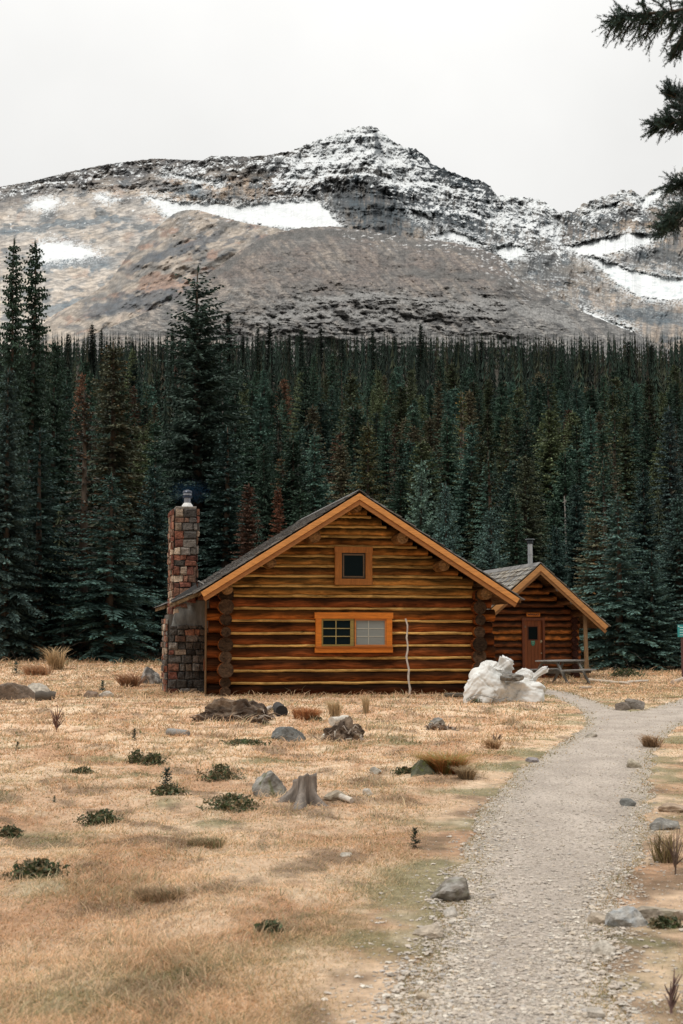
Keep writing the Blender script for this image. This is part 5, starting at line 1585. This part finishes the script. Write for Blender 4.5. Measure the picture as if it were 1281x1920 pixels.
tx = xat(1050, 46.6)
tb = thing('picnic_table', 'grey weathered wooden picnic table in front of the small cabin door', 'table', (tx, 46.6, gz(tx, 46.6)), math.radians(50))
TW = (.17, .165, .15)
m = MB(160)
for k in range(5): m.box((0, -.30 + .15 * k, .735), (1.85, .138, .045), vary((.23, .225, .21), rr, .75, 1.1))
m.build('tabletop', M_OLDW, tb, bevel=.004)
for s in (-1, 1):
    m = MB(161)
    for k in (0, 1): m.box((0, s * (.60 + .14 * k), .44), (1.85, .13, .045), vary((.23, .225, .21), rr, .75, 1.1))
    m.build('bench', M_OLDW, tb, bevel=.004)
for xx in (-.66, .66):
    for s in (-1, 1):
        m = MB(162); m.beam((xx, s * .26, .71), (xx, s * .70, -.02), .045, .11, vary(TW, rr, .7, 1.0), up=(1, 0, 0)); m.build('leg', M_OLDW, tb, bevel=.004)
    m = MB(163); m.box((xx + .047, 0, .385), (.045, 1.45, .10), vary(TW, rr, .6, .9)); m.build('crosspiece', M_OLDW, tb, bevel=.004)
    m = MB(164); m.box((xx + .047, 0, .675), (.045, .68, .08), vary(TW, rr, .6, .9)); m.build('crosspiece', M_OLDW, tb, bevel=.004)

# heap of white woven sacks
def sack_mesh(sx, sy, sz, seed, sq=3.0, fold=.10, slump=.2, col=(.66, .655, .625)):
    V, F = ico(6)
    ax = np.abs(V) + 1e-6
    r = (ax[:, 0] ** sq + ax[:, 1] ** sq + ax[:, 2] ** (sq * .8)) ** (-1 / sq)
    P = V * r[:, None]
    a = np.arctan2(V[:, 1], V[:, 0])
    u, v, w = V[:, 0], V[:, 1], V[:, 2]
    q = np.random.default_rng(seed)
    big = fbm(u * 1.4 + seed, w * 1.5 + v * 1.2, seed, 2)
    # taut planes of cloth between soft ridges
    pn = q.normal(size=(20, 3)); pn /= np.linalg.norm(pn, axis=1)[:, None]
    pd = q.uniform(.74, 1.04, 20)
    warp = .16 * np.stack([fbm(v * 2 + seed, w * 2, seed + 4, 3), fbm(u * 2 + seed, w * 2, seed + 5, 3), fbm(u * 2, v * 2 + seed, seed + 6, 3)], 1)
    Vw = V + warp
    d = (np.maximum((Vw @ pn.T) / pd, 0) ** 36).sum(1) ** (-1 / 36.0)
    d = np.clip(d, .62, 1.22) * (1 + .06 * big)
    for k in range(30):
        n_ = q.normal(size=3); n_ /= np.linalg.norm(n_); c0 = q.normal(size=3); c0 /= np.linalg.norm(c0)
        e = Vw @ n_ - c0 @ n_ * .9
        wid = q.uniform(.014, .040)
        reach = sstep(q.uniform(.7, 1.3), .15, np.linalg.norm(Vw - c0, axis=1))
        if k % 2: d = d - fold * .9 * q.uniform(.4, 1.0) * reach * sstep(-wid, wid, e) * sstep(.55, .0, e)
        else: d = d - fold * .9 * q.uniform(.3, 1.0) * reach * (np.exp(-(e / wid) ** 2) - .5 * np.exp(-((e - wid * 2.2) / (wid * 1.6)) ** 2))
    P = P * d[:, None]
    P[:, 2] -= slump * (P[:, 0] ** 2 * .4 + P[:, 1] ** 2 * .2)
    lowc = -.62
    P[:, 2] = np.where(P[:, 2] < lowc, lowc + (P[:, 2] - lowc) * .15, P[:, 2])
    P = (P - np.array([0, 0, lowc])) * np.array([sx, sy, sz])
    c = np.array(col)[None] * (1 + .10 * fbm(u * 3, w * 3 + v * 2, seed + 8, 3))[:, None]
    dirt = (sstep(.25 * sz, 0, P[:, 2]) * sstep(-.1, .3, fbm(u * 3, v * 3 + w, seed + 9, 3)) * .45)[:, None]
    c = c * (1 - dirt) + np.array([.40, .36, .30]) * dirt
    return P, F, c
SY = 34.2
def sack(px, py, w, h, deep, label, seed, Y=SY, z=None, **kw):
    x = xat(px, Y); g = gz(x, Y) if z is None else z
    k = Y / FPX
    sx = w * k / 2 / 1.05; sz = h * k / 1.55
    P, F, c = sack_mesh(sx, sx * deep, sz, seed, **kw)
    t = thing('white_sack', label, 'sack', (x, Y, g - .02), 0, 'white woven sacks heaped by the big cabin')
    o = mesh_np('bag', P, F, M_BAG, t, c, smooth=True)
    return t, k
s1, kk = sack(912, 1315, 92, 66, .85, 'left bulging white woven sack of the heap beside the big cabin', 71, SY - .1, fold=.14)
s2, _ = sack(968, 1312, 92, 46, .85, 'right flatter white woven sack of the heap, nearest the picnic table', 72, SY + .1, fold=.13)
s3, _ = sack(925, 1270, 66, 34, .9, 'white sack lying on top of the heap with a knotted neck', 73, SY + .15, z=zat(1276, SY), fold=.16, sq=2.4)
s4, _ = sack(984, 1278, 46, 34, .8, 'small crumpled white sack on the right end of the heap', 74, SY + .05, z=zat(1286, SY), fold=.18, sq=2.2)
# knotted neck and its ruffle
def ruffle(parent, p0, p1, r0, r1, r2_, seed, name='neck'):
    p0 = Vector(p0); p1 = Vector(p1); n, L = 40, 18
    d = (p1 - p0); Ld = d.length; d.normalize()
    a = d.cross(Vector((0, 1, 0))).normalized(); b = d.cross(a)
    V = []; r = random.Random(seed)
    phs = [r.uniform(0, 6.28) for _ in range(4)]
    for i in range(L + 1):
        t = i / L
        rad = r0 + (r1 - r0) * min(1, t / .4) if t < .4 else r1 + (r2_ - r1) * ((t - .4) / .6) ** .7
        for k in range(n):
            q = 2 * math.pi * k / n
            w = 1 + .28 * math.sin(5 * q + phs[0] + 2 * t) * (.4 + t) + .16 * math.sin(9 * q + phs[1] - 2 * t)
            rr_ = rad * max(.3, w) * (1 if t < .93 else .55)
            V.append(tuple(p0 + d * (Ld * t * (1 + .10 * math.sin(2 * q + phs[2]) * t)) + a * (math.cos(q) * rr_) + b * (math.sin(q) * rr_ * .75)))
    F = [(i * n + k, i * n + (k + 1) % n, (i + 1) * n + (k + 1) % n, (i + 1) * n + k) for i in range(L) for k in range(n)]
    c0 = len(V); V.append(tuple(p1)); T = [(L * n + k, L * n + (k + 1) % n, c0) for k in range(n)]
    return mesh_np(name, V, [np.array(F), np.array(T)], M_BAG, parent, np.tile([[.66, .655, .63]], (len(V), 1)), smooth=True)
ruffle(s3, (.10, -.10, .22), (.36, -.22, .50), .19, .11, .20, 5)
ruffle(s4, (.12, 0, .18), (.50, -.12, .44), .12, .05, .075, 6)
st_ = MB(170)
st_.tube([(-.50, -.42, .12), (-.30, -.58, .22), (-.05, -.68, .18), (.2, -.68, .10), (.45, -.58, .16)], [.008] * 5, 5, (.16, .17, .17), caps=False)
st_.build('cord', M_PLAIN, s1)
rk = rock_mesh(.26, .22, .17, 75, (.15, .145, .135), (.25, .24, .22), 0, 4, 20, .1)
ro = mesh_np('rock', rk[0], rk[1], M_ROCK, col=rk[2]); ro.location = (xat(955, SY - .25), SY - .38, zat(1272, SY - .3))
tag(ro, 'grey rock weighing down the white sacks between the two upper ones', 'rock')
pk = MB(171); pk.box((0, 0, .07), (.65, .8, .05), (.10, .085, .065)); pk.box((0, -.3, .025), (.65, .08, .05), (.08, .07, .055)); pk.box((0, .3, .025), (.65, .08, .05), (.08, .07, .055))
pk_ = pk.build('wooden_board', M_OLDW); pk_.location = (xat(858, 37.0), 37.0, gz(xat(858, 37.0), 37.0)); tag(pk_, 'dark board on battens at the foot of the cabin wall beside the sacks', 'board')

sgY = 51.0; sx_ = xat(1277, sgY); sz_ = gz(sx_, sgY)
sg = thing('trail_sign', 'teal trail notice on a dark post at the right edge of the clearing', 'sign', (sx_, sgY, sz_), math.radians(4))
m = MB(180); m.box((.06, .03, .75), (.10, .08, 1.6), (.10, .05, .045)); m.build('post', M_OLDWZ, sg, bevel=.006)
zb = zat(1183, sgY) - sz_
m = MB(181); m.box((.05, -.03, zb), (.36, .03, .44), (.03, .27, .28)); bo = m.build('board', M_PLAIN, sg, bevel=.006)
m = MB(182)
for k in range(4): m.box((.05 - .02 * (k % 2), -.049, zb + .13 - .09 * k), (.22 - .04 * (k % 2), .006, .03), (.42, .66, .66))
m.box((-.09, -.049, zb + .17), (.05, .006, .05), (.42, .66, .66))
m.build('writing', M_PLAIN, sg)

# ------------------------------------------------------------------ tufts, seedlings, low shrubs, bare twigs
def blades(n, r, rx, ry, h, lean, w, cols, droop=.5, out=.7):
    """n grass blades as bent strips: (vertices, quads, colours)"""
    a = r.uniform(0, 6.283, n); q = np.sqrt(r.random(n))
    bx, by = np.cos(a) * q * rx, np.sin(a) * q * ry
    hh = h * r.uniform(.45, 1.1, n); ld = a * out + r.uniform(0, 6.283, n) * (1 - out)
    ln = hh * lean * r.uniform(.3, 1.2, n)
    dx, dy = np.cos(ld) * ln, np.sin(ld) * ln
    wx, wy = -np.sin(ld + r.normal(0, .8, n)) * w, np.cos(ld + r.normal(0, .8, n)) * w
    z0 = np.zeros(n) - .02
    p0 = np.stack([bx, by, z0], 1); p1 = np.stack([bx + dx * .4, by + dy * .4, hh * .62], 1); p2 = np.stack([bx + dx, by + dy, hh * (1 - droop * .35)], 1)
    W = np.stack([wx, wy, np.zeros(n)], 1)
    V = np.stack([p0 - W, p0 + W, p1 + W * .8, p1 - W * .8, p2 + W * .15, p2 - W * .15], 1).reshape(-1, 3)
    i = np.arange(n)[:, None] * 6
    F = np.concatenate([i + np.array([[0, 1, 2, 3]]), i + np.array([[3, 2, 4, 5]])])
    c = np.array(cols)[r.integers(0, len(cols), n)] * r.uniform(.75, 1.25, n)[:, None]
    return V, F, np.repeat(c, 6, 0)
def tuft(px, py, w, h, label, cols, seed, n=500, lean=.6, name='grass_tuft', cat='grass tuft', out=.7, droop=.5, group='grass tufts in the meadow'):
    x, y, z = G(px, py); k = y / FPX
    r = np.random.default_rng(seed)
    V, F, c = blades(n, r, w * k * .3, w * k * .25, h * k * 1.15, lean, max(.0022, .0005 * y * .6), cols, droop, out)
    o = mesh_np(name, V, F, M_GRASS, col=c); o.location = (x, y + w * k * .2, z)
    return tag(o, label, cat, group)
tuft(838, 1452, 78, 38, 'dome shaped tuft of grass turning from green to rust red', [(.46, .19, .08), (.34, .28, .09), (.52, .26, .11), (.26, .27, .09)], 1, 1500, 1.5)
tuft(876, 1462, 40, 24, 'pale dry tuft on the right flank of the rust red dome', [(.42, .32, .20), (.30, .22, .13)], 2, 500, .9)
tuft(575, 1352, 70, 24, 'orange rust tuft in front of the big cabin', [(.46, .22, .10), (.38, .17, .08), (.5, .28, .14)], 3, 700, .8)
tuft(628, 1347, 28, 34, 'tall pale straw tuft in front of the big cabin', [(.62, .48, .30), (.55, .42, .26)], 4, 350, .35)
tuft(686, 1340, 16, 34, 'narrow upright straw tuft beside the tall pale one', [(.60, .46, .29), (.5, .38, .23)], 5, 160, .25)
tuft(243, 1288, 56, 26, 'rusty brown drooping tuft over the dark rock left of the chimney', [(.36, .19, .11), (.28, .16, .10), (.46, .29, .17)], 6, 400, 1.4, out=.4)
tuft(104, 1252, 44, 44, 'tall straw tuft at the far left meadow edge', [(.56, .42, .25), (.46, .33, .19)], 7, 260, .7, out=.35)
tuft(70, 1265, 80, 22, 'rusty flattened tuft at the far left of the meadow', [(.40, .22, .12), (.46, .3, .18)], 8, 350, 1.5, out=.3)
tuft(210, 1240, 70, 24, 'straw tuft beneath the broad spruce left of the chimney', [(.42, .31, .19), (.32, .22, .13)], 9, 500, .6)
tuft(925, 1405, 40, 20, 'brown grass tuft on the bank left of the path', [(.40, .26, .15), (.52, .36, .21)], 10, 260, 1.4, out=.35)
tuft(1225, 1400, 50, 22, 'brown tuft on the right bank of the path', [(.30, .20, .12), (.44, .3, .18)], 11, 300, 1.4, out=.35)
tuft(1252, 1618, 70, 62, 'dark stemmed dry tuft at the right edge beside the path', [(.14, .10, .06), (.24, .20, .09), (.36, .27, .16)], 12, 170, 1.0, out=.3)
tuft(300, 1690, 150, 22, 'dark brown matted tuft in the lower left meadow', [(.27, .18, .11), (.40, .27, .16), (.20, .18, .10), (.48, .33, .2)], 13, 620, 1.9, out=.3)
tuft(385, 1588, 110, 15, 'brown and green matted tuft in the middle of the lower meadow', [(.27, .19, .11), (.38, .27, .16), (.2, .2, .1), (.46, .33, .2)], 14, 480, 1.9, out=.3)

PROTO['seedling'] = Proto(21, 2.2, R=.62, z0=.12, nb=4, per=.22, droop=-.1, rise=.5, power=.8, twig=.13, stubs=2)
for (px, py, h, col, lab) in ((313, 1492, 50, (.045, .075, .055), 'spruce seedling standing in a green shrub left of the stump'),
                              (192, 1300, 24, (.05, .105, .085), 'bluish spruce seedling behind the flat rocks at the left'),
                              (30, 1258, 22, (.06, .11, .09), 'tiny blue green seedling at the far left meadow edge'),
                              (33, 1408, 18, (.05, .09, .05), 'tiny green seedling alone in the left meadow'),
                              (252, 1388, 22, (.06, .085, .06), 'small grey green seedling left of the low piece of wood'),
                              (778, 1590, 38, (.045, .065, .04), 'dark seedling near the left edge of the path'),
                              (102, 1505, 14, (.05, .10, .06), 'tiny bright green seedling above the dark shrub at left')):
    x, y, z = G(px, py)
    place_tree('spruce_seedling', 'seedling', x, y, z - .01, h * y / FPX, 1.15, px * .7, col, lab, 'seedlings in the meadow')
    bpy.context.scene.collection.objects[-1] if False else None

def shrub(px, py, w, h, label, seed, cols=((.06, .085, .034), (.085, .11, .045), (.05, .065, .03), (.14, .115, .06), (.20, .15, .08)), n=900):
    x, y, z = G(px, py); k = y / FPX
    r = np.random.default_rng(seed)
    rx, ry, hh = w * k / 2, w * k * .42, h * k
    V = r.normal(size=(n, 3)); V /= np.linalg.norm(V, axis=1)[:, None]; V[:, 2] = np.abs(V[:, 2]); V[:, :2] *= r.uniform(.4, 1.35, (n, 1))
    lum = 1 + .45 * fbm(V[:, 0] * 2.4 + seed, V[:, 1] * 2.4, seed, 3)
    P = V * (r.uniform(.35, 1, n) ** .5 * lum)[:, None] * np.array([rx, ry, hh])
    s = max(.012, .0007 * y * 1.1) * r.uniform(.6, 1.5, n)
    A = r.normal(size=(n, 3)); A /= np.linalg.norm(A, axis=1)[:, None]
    B = np.cross(A, r.normal(size=(n, 3))); B /= np.linalg.norm(B, axis=1)[:, None]
    Q = np.stack([P - A * (s * 1.5)[:, None], P + B * s[:, None] * .6, P + A * (s * 1.5)[:, None], P - B * s[:, None] * .6], 1).reshape(-1, 3)
    c = np.array(cols)[r.integers(0, len(cols), n)] * r.uniform(.7, 1.3, n)[:, None]
    o = mesh_np('low_shrub', Q, np.arange(4 * n).reshape(-1, 4), M_LEAF, col=np.repeat(c, 4, 0)); o.location = (x, y + ry, z - .01)
    return tag(o, label, 'shrub', 'low shrubs in the meadow')
for i, (px, py, w, h, lab) in enumerate((
        (185, 1548, 84, 26, 'dark green low shrub in the left half of the meadow, widest there'),
        (255, 1432, 34, 26, 'left of two small dark shrubs side by side left of the stump'),
        (285, 1436, 52, 24, 'right of two small dark shrubs side by side left of the stump'),
        (60, 1652, 104, 34, 'dark green shrub in the lower left corner of the meadow'),
        (430, 1524, 110, 32, 'wide dark green shrub in front of the mossy boulder'),
        (412, 1466, 78, 30, 'brownish green shrub left of the mossy boulder'),
        (14, 1572, 44, 24, 'green shrub cut by the left edge of the meadow'),
        (312, 1494, 62, 18, 'olive shrub at the foot of the tall seedling'),
        (585, 1350, 30, 10, 'small green patch by the orange tuft'),
        (455, 1398, 90, 10, 'low green patch in front of the wide root mound'),
        (150, 1452, 50, 12, 'small brownish shrub patch in the left meadow'),
        (505, 1752, 50, 24, 'small dark green shrub in the lower middle meadow'),
        (760, 1452, 40, 14, 'brown green patch left of the mossy green rock'),
        (1180, 1270, 60, 16, 'green grassy patch behind the long pale pole'),
        (1255, 1742, 60, 20, 'dark shrub along the foot of the long low tan rock'),
        (900, 1318, 50, 12, 'green weeds at the foot of the white sacks'))):
    shrub(px, py, w, h, lab, 400 + i, n=int(220 + w * 9))

def twig_bush(px, py, w, h, label, seed, col, n=22):
    x, y, z = G(px, py); k = y / FPX; r = random.Random(seed)
    m = MB(seed)
    H = h * k; W = w * k / 2
    for i in range(n):
        a = r.uniform(0, 6.28); t = r.uniform(.1, .7) * H
        L = W * r.uniform(.5, 1.1)
        p0 = (0, 0, t * .6) if i else (0, 0, -.02)
        p2 = (math.cos(a) * L, math.sin(a) * L, t * .6 + r.uniform(.25, .6) * H) if i else (.02, 0, H)
        p1 = tuple((u + v) / 2 + r.uniform(-.1, .1) * W for u, v in zip(p0, p2))
        th = max(.004, .00030 * y)
        m.tube([p0, p1, p2], [th * 1.5, th, th * .5], 4, vary(col, r, .7, 1.2), caps=False)
    o = m.build('bare_twigs', M_OLDWZ); o.location = (x, y, z)
    return tag(o, label, 'dead shrub', 'bare twigs in the meadow')
twig_bush(106, 1372, 30, 54, 'bare reddish brown twigs standing in the left meadow', 1, (.16, .09, .07))
twig_bush(930, 1398, 30, 26, 'bare dark twigs on the bank left of the path', 2, (.12, .08, .06), 12)
twig_bush(1266, 1640, 60, 84, 'tall thin dark stems at the right edge of the photo', 3, (.15, .10, .075), 9)
twig_bush(1258, 1900, 44, 80, 'dark reddish stems in the lower right corner', 4, (.15, .09, .08), 12)
twig_bush(255, 1235, 130, 36, 'tangle of bare grey branches under the spruces left of the chimney', 5, (.16, .15, .14), 60)

# ------------------------------------------------------------------ spruce whose boughs hang into the top right corner
ft_x, ft_y = 5.15, 12.6
ft = thing('spruce_tree', 'near spruce beyond the right edge, its needled boughs hanging into the top right corner', 'tree', (ft_x, ft_y, gz(ft_x, ft_y) - .05), 0, 'evergreens along the edge of the meadow')
m = MB(190)
m.tube([(0, 0, z) for z in (0, .3, 1.5, 4, 7, 10, 12.5)], [.24, .19, .17, .14, .10, .05, .01], 12, (.12, .09, .07), wob=.05)
m.build('trunk', M_TRUNK, ft)
nr = np.random.default_rng(9)
def bough(parent, pts, spread, seed, hang=.5, dens=1.0):
    """a needled bough: a wooden spine with side shoots, each shoot a bristle of needles"""
    r = random.Random(seed); rng_ = np.random.default_rng(seed)
    pts = [Vector(p) for p in pts]
    shoots = []
    n = len(pts)
    tot = sum((pts[i + 1] - pts[i]).length for i in range(n - 1))
    w = MB(seed)
    w.tube(pts, [.022 * (1 - .85 * i / (n - 1)) + .003 for i in range(n)], 6, (.10, .075, .055), caps=False)
    def along(t):
        f = t * (n - 1); i = min(int(f), n - 2)
        return pts[i].lerp(pts[i + 1], f - i), (pts[i + 1] - pts[i]).normalized()
    k = int(tot / .040 * dens)
    for i in range(k):
        t = r.uniform(.12, 1)
        p, d = along(t)
        side = d.cross(Vector((0, 0, 1))).normalized() * r.choice((-1, 1))
        L = spread * (1.1 - .75 * t) * r.uniform(.45, 1.1)
        q = (d * r.uniform(.35, .9) + side * r.uniform(.1, .9) + Vector((0, 0, r.uniform(-hang * 1.6, .42)))).normalized()
        e1 = p + q * L * .55; e2 = p + q * L + Vector((0, 0, -hang * .25 * L))
        w.tube([p, e1, e2], [.007, .005, .003], 4, (.10, .075, .055), caps=False)
        shoots.append((p.lerp(e1, .15), e1)); shoots.append((e1, e2))
        for _ in range(int(3 + L / .045)):
            u = r.uniform(.2, 1); b = p.lerp(e1, u / .55) if u < .55 else e1.lerp(e2, (u - .55) / .45)
            q2 = (q * r.uniform(.3, 1) + side * r.uniform(-.9, .9) + Vector((r.uniform(-.5, .5), r.uniform(-.5, .5), r.uniform(-hang * 1.4, .5)))).normalized()
            shoots.append((b, b + q2 * r.uniform(.05, .15)))
    for i in range(n - 1): shoots.append((pts[i], pts[i + 1]))
    V = []; Cc = []
    for a, b in shoots:
        L = (b - a).length
        if L < .01: continue
        m_ = int(L / .0024)
        t = rng_.random(m_)
        A = np.array(a); D = np.array(b - a) / L
        P = A + D * (t * L)[:, None]
        N = rng_.normal(size=(m_, 3)); N -= (N @ D)[:, None] * D; N /= np.linalg.norm(N, axis=1)[:, None]
        Q = N * .85 + D * .6; Q /= np.linalg.norm(Q, axis=1)[:, None]
        l = rng_.uniform(.016, .026, m_)
        W = np.cross(Q, D); W /= np.linalg.norm(W, axis=1)[:, None] + 1e-9
        V.append(np.stack([P - W * .0026, P + W * .0026, P + Q * l[:, None]], 1).reshape(-1, 3))
        g = rng_.uniform(.6, 1.4) * np.array([.026, .050, .038])
        Cc.append(np.tile(g, (3 * m_, 1)) * np.repeat(rng_.uniform(.7, 1.3, m_), 3)[:, None])
    V = np.concatenate(V); Cc = np.concatenate(Cc)
    o = w.build('bough', M_TRUNK, parent)
    mesh_np('needles', V, np.arange(len(V)).reshape(-1, 3), M_LEAF, o, Cc)
    return o
def fl_(px, py, Y):
    p = at(px, py, Y); return (p[0] - ft_x, p[1] - ft_y, p[2] - ft.location.z)
bough(ft, [(0, 0, fl_(1300, -60, 12)[2] + .5), fl_(1330, 10, 12.0), fl_(1262, 22, 11.9), fl_(1205, 26, 11.8), fl_(1158, 36, 11.8)], .46, 11, .6, 1.3)
bough(ft, [(0, 0, fl_(1300, -100, 12)[2] + .5), fl_(1350, -20, 12.4), fl_(1290, 55, 12.3), fl_(1262, 92, 12.3)], .36, 12, .6, .9)
bough(ft, [(0, 0, fl_(1300, 170, 12)[2] + .2), fl_(1340, 222, 12.2), fl_(1285, 222, 12.2), fl_(1240, 232, 12.2)], .40, 13, .25, 1.5)
bough(ft, [(0, 0, fl_(1300, 170, 12)[2] + .4), fl_(1330, 215, 12.6), fl_(1288, 196, 12.5), fl_(1258, 178, 12.5)], .32, 14, .1, 1.2)
bough(ft, [(0, 0, fl_(1300, 330, 12)[2] + .5), fl_(1340, 372, 12.0), fl_(1282, 392, 12.0), fl_(1240, 424, 12.0)], .36, 15, .4, 1.3)
bough(ft, [(0, 0, fl_(1300, 330, 12)[2] + .6), fl_(1330, 345, 12.5), fl_(1285, 345, 12.5), fl_(1258, 348, 12.5)], .22, 16, .4, .9)
for i in range(14):
    a = nr.uniform(-1.2, 1.5); z0_ = 2.2 + i * .68; L = 2.3 * (1 - z0_ / 13.5)
    d = Vector((math.cos(a), math.sin(a), 0))
    bough(ft, [(0, 0, z0_), tuple(d * L * .4 + Vector((0, 0, z0_ + .05))), tuple(d * L * .8 + Vector((0, 0, z0_ - .2))), tuple(d * L + Vector((0, 0, z0_ - .35)))], .5, 30 + i, .5, .5)

# ------------------------------------------------------------------ grass and gravel
def footprint(x, y):
    """inside a building's outline?"""
    r = np.zeros(np.shape(x), bool)
    for (o, x0, x1, y0, y1) in ((CO, -3.6, 3.6, -.02, 8), (CO, -4.8, -3.6, 1.75, 3.5), (SO, -1.8, 1.8, -.05, 5)):
        c, s = math.cos(-ROT), math.sin(-ROT)
        lx = (x - o[0]) * c - (y - o[1]) * s; ly = (x - o[0]) * s + (y - o[1]) * c
        r |= (lx > x0) & (lx < x1) & (ly > y0) & (ly < y1)
    return r

def meadow_grass():
    r = np.random.default_rng(500)
    N = 470000
    px = r.uniform(-90, 1370, N)
    py = 1236 + (1985 - 1236) * r.random(N) ** .92
    x, y = unproj(px, py, 0.10)
    ok = (y > 4.0) & (y < 62)
    # beyond the reach of flat ground the bank rises: add rows by distance
    x2 = r.uniform(-.27, .27, 60000); y2 = r.uniform(36, 63, 60000); x2 = x2 * y2
    x = np.concatenate([x[ok], x2]); y = np.concatenate([y[ok], y2])
    s = sdp(x, y)
    edge = s + .10 * r.normal(size=len(x)) - .02
    keep = (edge > 0.03) & ~footprint(x, y)
    sparse = (r.random(len(x)) < .16 * np.exp(np.minimum(s, 0) / .12) + .012) & (s <= .1)
    keep |= sparse
    x, y, s = x[keep], y[keep], s[keep]
    n = len(x)
    z = base_z(x, y)
    patch = fbm(x / .9, y / 1.3, 600, 3)
    near = sstep(.9, .05, s)
    h = (.030 + .034 * r.random(n)) * (1 + .7 * np.clip(patch, -.6, .9)) * (1 - .55 * near)
    h = h * (.50 + .5 * sstep(12, 26, y))
    tall = r.random(n) < .07 * (1 + 2 * sstep(.1, .4, patch)) * (1 - near)
    h = np.where(tall, h * r.uniform(1.5, 3.2, n), h)
    # longer stalks along the walls and the wood's edge
    wallside = np.exp(-((footdist(x, y)) / .28) ** 2)
    h = h * (1 + 1.1 * wallside * r.random(n)) * (1 + .5 * sstep(50, 57, y))
    h = np.maximum(h, .0006 * y * 1.6)
    w = np.maximum(.0026, .00034 * y) * r.uniform(.7, 1.3, n)
    # stalks are combed over by wind and feet in patches
    flow = 6.28 * fbm(x / 1.1, y / 1.4, 610, 3) + r.normal(0, 1.5, n)
    ln = h * r.uniform(.2, 2.2, n)
    dx, dy = np.cos(flow) * ln, np.sin(flow) * ln
    c = meadow_colour(x, y, r.normal(size=n)) * r.uniform(.58, 1.32, n)[:, None]
    lum = c.mean(1, keepdims=True); c = np.clip(lum + (c - lum) * 1.18, .01, .95)
    gp = (r.random(n) < .07)
    c[gp] = np.array([.17, .20, .085]) * r.uniform(.7, 1.3, gp.sum())[:, None]
    c = np.where(tall[:, None], c * .65 + np.array([.78, .64, .46]) * .35, c)
    near_c = (sstep(1.0, .1, s) * .35)[:, None]
    c = c * (1 - near_c) + np.array([.33, .30, .15]) * near_c * r.uniform(.7, 1.2, n)[:, None]
    a = r.uniform(0, 6.283, n)
    W = np.stack([np.cos(a) * w, np.sin(a) * w * .5, np.zeros(n)], 1)
    p0 = np.stack([x, y, z - .012], 1)
    p1 = p0 + np.stack([dx * .35, dy * .35, h * .66], 1)
    p2 = p0 + np.stack([dx, dy, h], 1)
    V = np.stack([p0 - W, p0 + W, p1 + W * .7, p1 - W * .7, p2], 1).reshape(-1, 3)
    i = np.arange(n)[:, None] * 5
    cc = np.repeat(c[:, None, :], 5, 1)
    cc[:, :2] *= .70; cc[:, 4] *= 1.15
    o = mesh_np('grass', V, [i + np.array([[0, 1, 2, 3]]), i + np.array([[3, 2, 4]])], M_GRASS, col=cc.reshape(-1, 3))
    tag(o, 'dry straw coloured meadow grass with rusty and green patches', kind='stuff')
    print('GRASS', n)
def footdist(x, y):
    d = np.full(np.shape(x), 9.0)
    for (o, x0, x1, y0, y1) in ((CO, -3.6, 3.6, -.2, 8), (CO, -4.85, -3.6, 1.65, 3.5)):
        c, s = math.cos(-ROT), math.sin(-ROT)
        lx = (x - o[0]) * c - (y - o[1]) * s; ly = (x - o[0]) * s + (y - o[1]) * c
        dx = np.maximum(np.maximum(x0 - lx, lx - x1), 0); dy = np.maximum(np.maximum(y0 - ly, ly - y1), 0)
        d = np.minimum(d, np.hypot(dx, dy))
    return d
meadow_grass()

def path_gravel():
    r = np.random.default_rng(700)
    N = 170000
    px = r.uniform(600, 1400, N); py = r.uniform(1285, 1985, N)
    x, y = unproj(px, py, 0.0)
    s = sdp(x, y)
    edge = sstep(-.42, -.02, s)
    keep = (y < 60) & (s < .03 + .10 * r.normal(size=N)) & (r.random(N) < .42 + .58 * edge)
    keep |= (y < 30) & (s > 0) & (s < .45) & (r.random(N) < .03)
    x, y, s = x[keep], y[keep], s[keep]
    n = len(x)
    size = np.clip(r.lognormal(math.log(.0042), .55, n), .002, .016) * (1 + .3 * sstep(-.35, 0, s))
    size = np.maximum(size, .00036 * y)
    z = base_z(x, y) + (.012 * fbm(x / .35, y / .35, 12, 3) - .012 + .01 * sstep(0, -.5, s)) * (s < .05) + size * .15
    base = np.array([(1, 0, 0), (0, 1, 0), (-1, 0, 0), (0, -1, 0), (0, 0, 1), (0, 0, -1), (.6, .6, .55), (-.6, .6, .55), (-.6, -.6, .55), (.6, -.6, .55)], float)
    tri = np.array([(0, 6, 9), (0, 1, 6), (1, 7, 6), (1, 2, 7), (2, 8, 7), (2, 3, 8), (3, 9, 8), (3, 0, 9), (4, 6, 7), (4, 7, 8), (4, 8, 9), (4, 9, 6)])
    P = base[None] * r.uniform(.75, 1.25, (n, len(base), 1))
    P[:, :, 2] *= r.uniform(.35, .65, n)[:, None]
    P[:, :, 0] *= r.uniform(.8, 1.5, n)[:, None]
    a = r.uniform(0, 6.283, n); ca, sa = np.cos(a)[:, None], np.sin(a)[:, None]
    X = P[:, :, 0] * ca - P[:, :, 1] * sa; Yy = P[:, :, 0] * sa + P[:, :, 1] * ca
    P[:, :, 0], P[:, :, 1] = X, Yy
    P = P * size[:, None, None] + np.stack([x, y, z], 1)[:, None]
    pal = np.array([(.47, .41, .345), (.42, .36, .30), (.54, .49, .42), (.31, .27, .23), (.45, .38, .30), (.38, .35, .32)])
    c = pal[r.choice(len(pal), n, p=[.26, .24, .16, .14, .12, .08])] * r.uniform(.8, 1.2, n)[:, None]
    F = (np.arange(n)[:, None, None] * len(base) + tri[None]).reshape(-1, 3)
    o = mesh_np('gravel', P.reshape(-1, 3), F, M_GRAVEL, col=np.repeat(c, len(base), 0))
    tag(o, 'loose beige and grey gravel scattered over the footpath', kind='stuff')
    print('GRAVEL', n)
path_gravel()
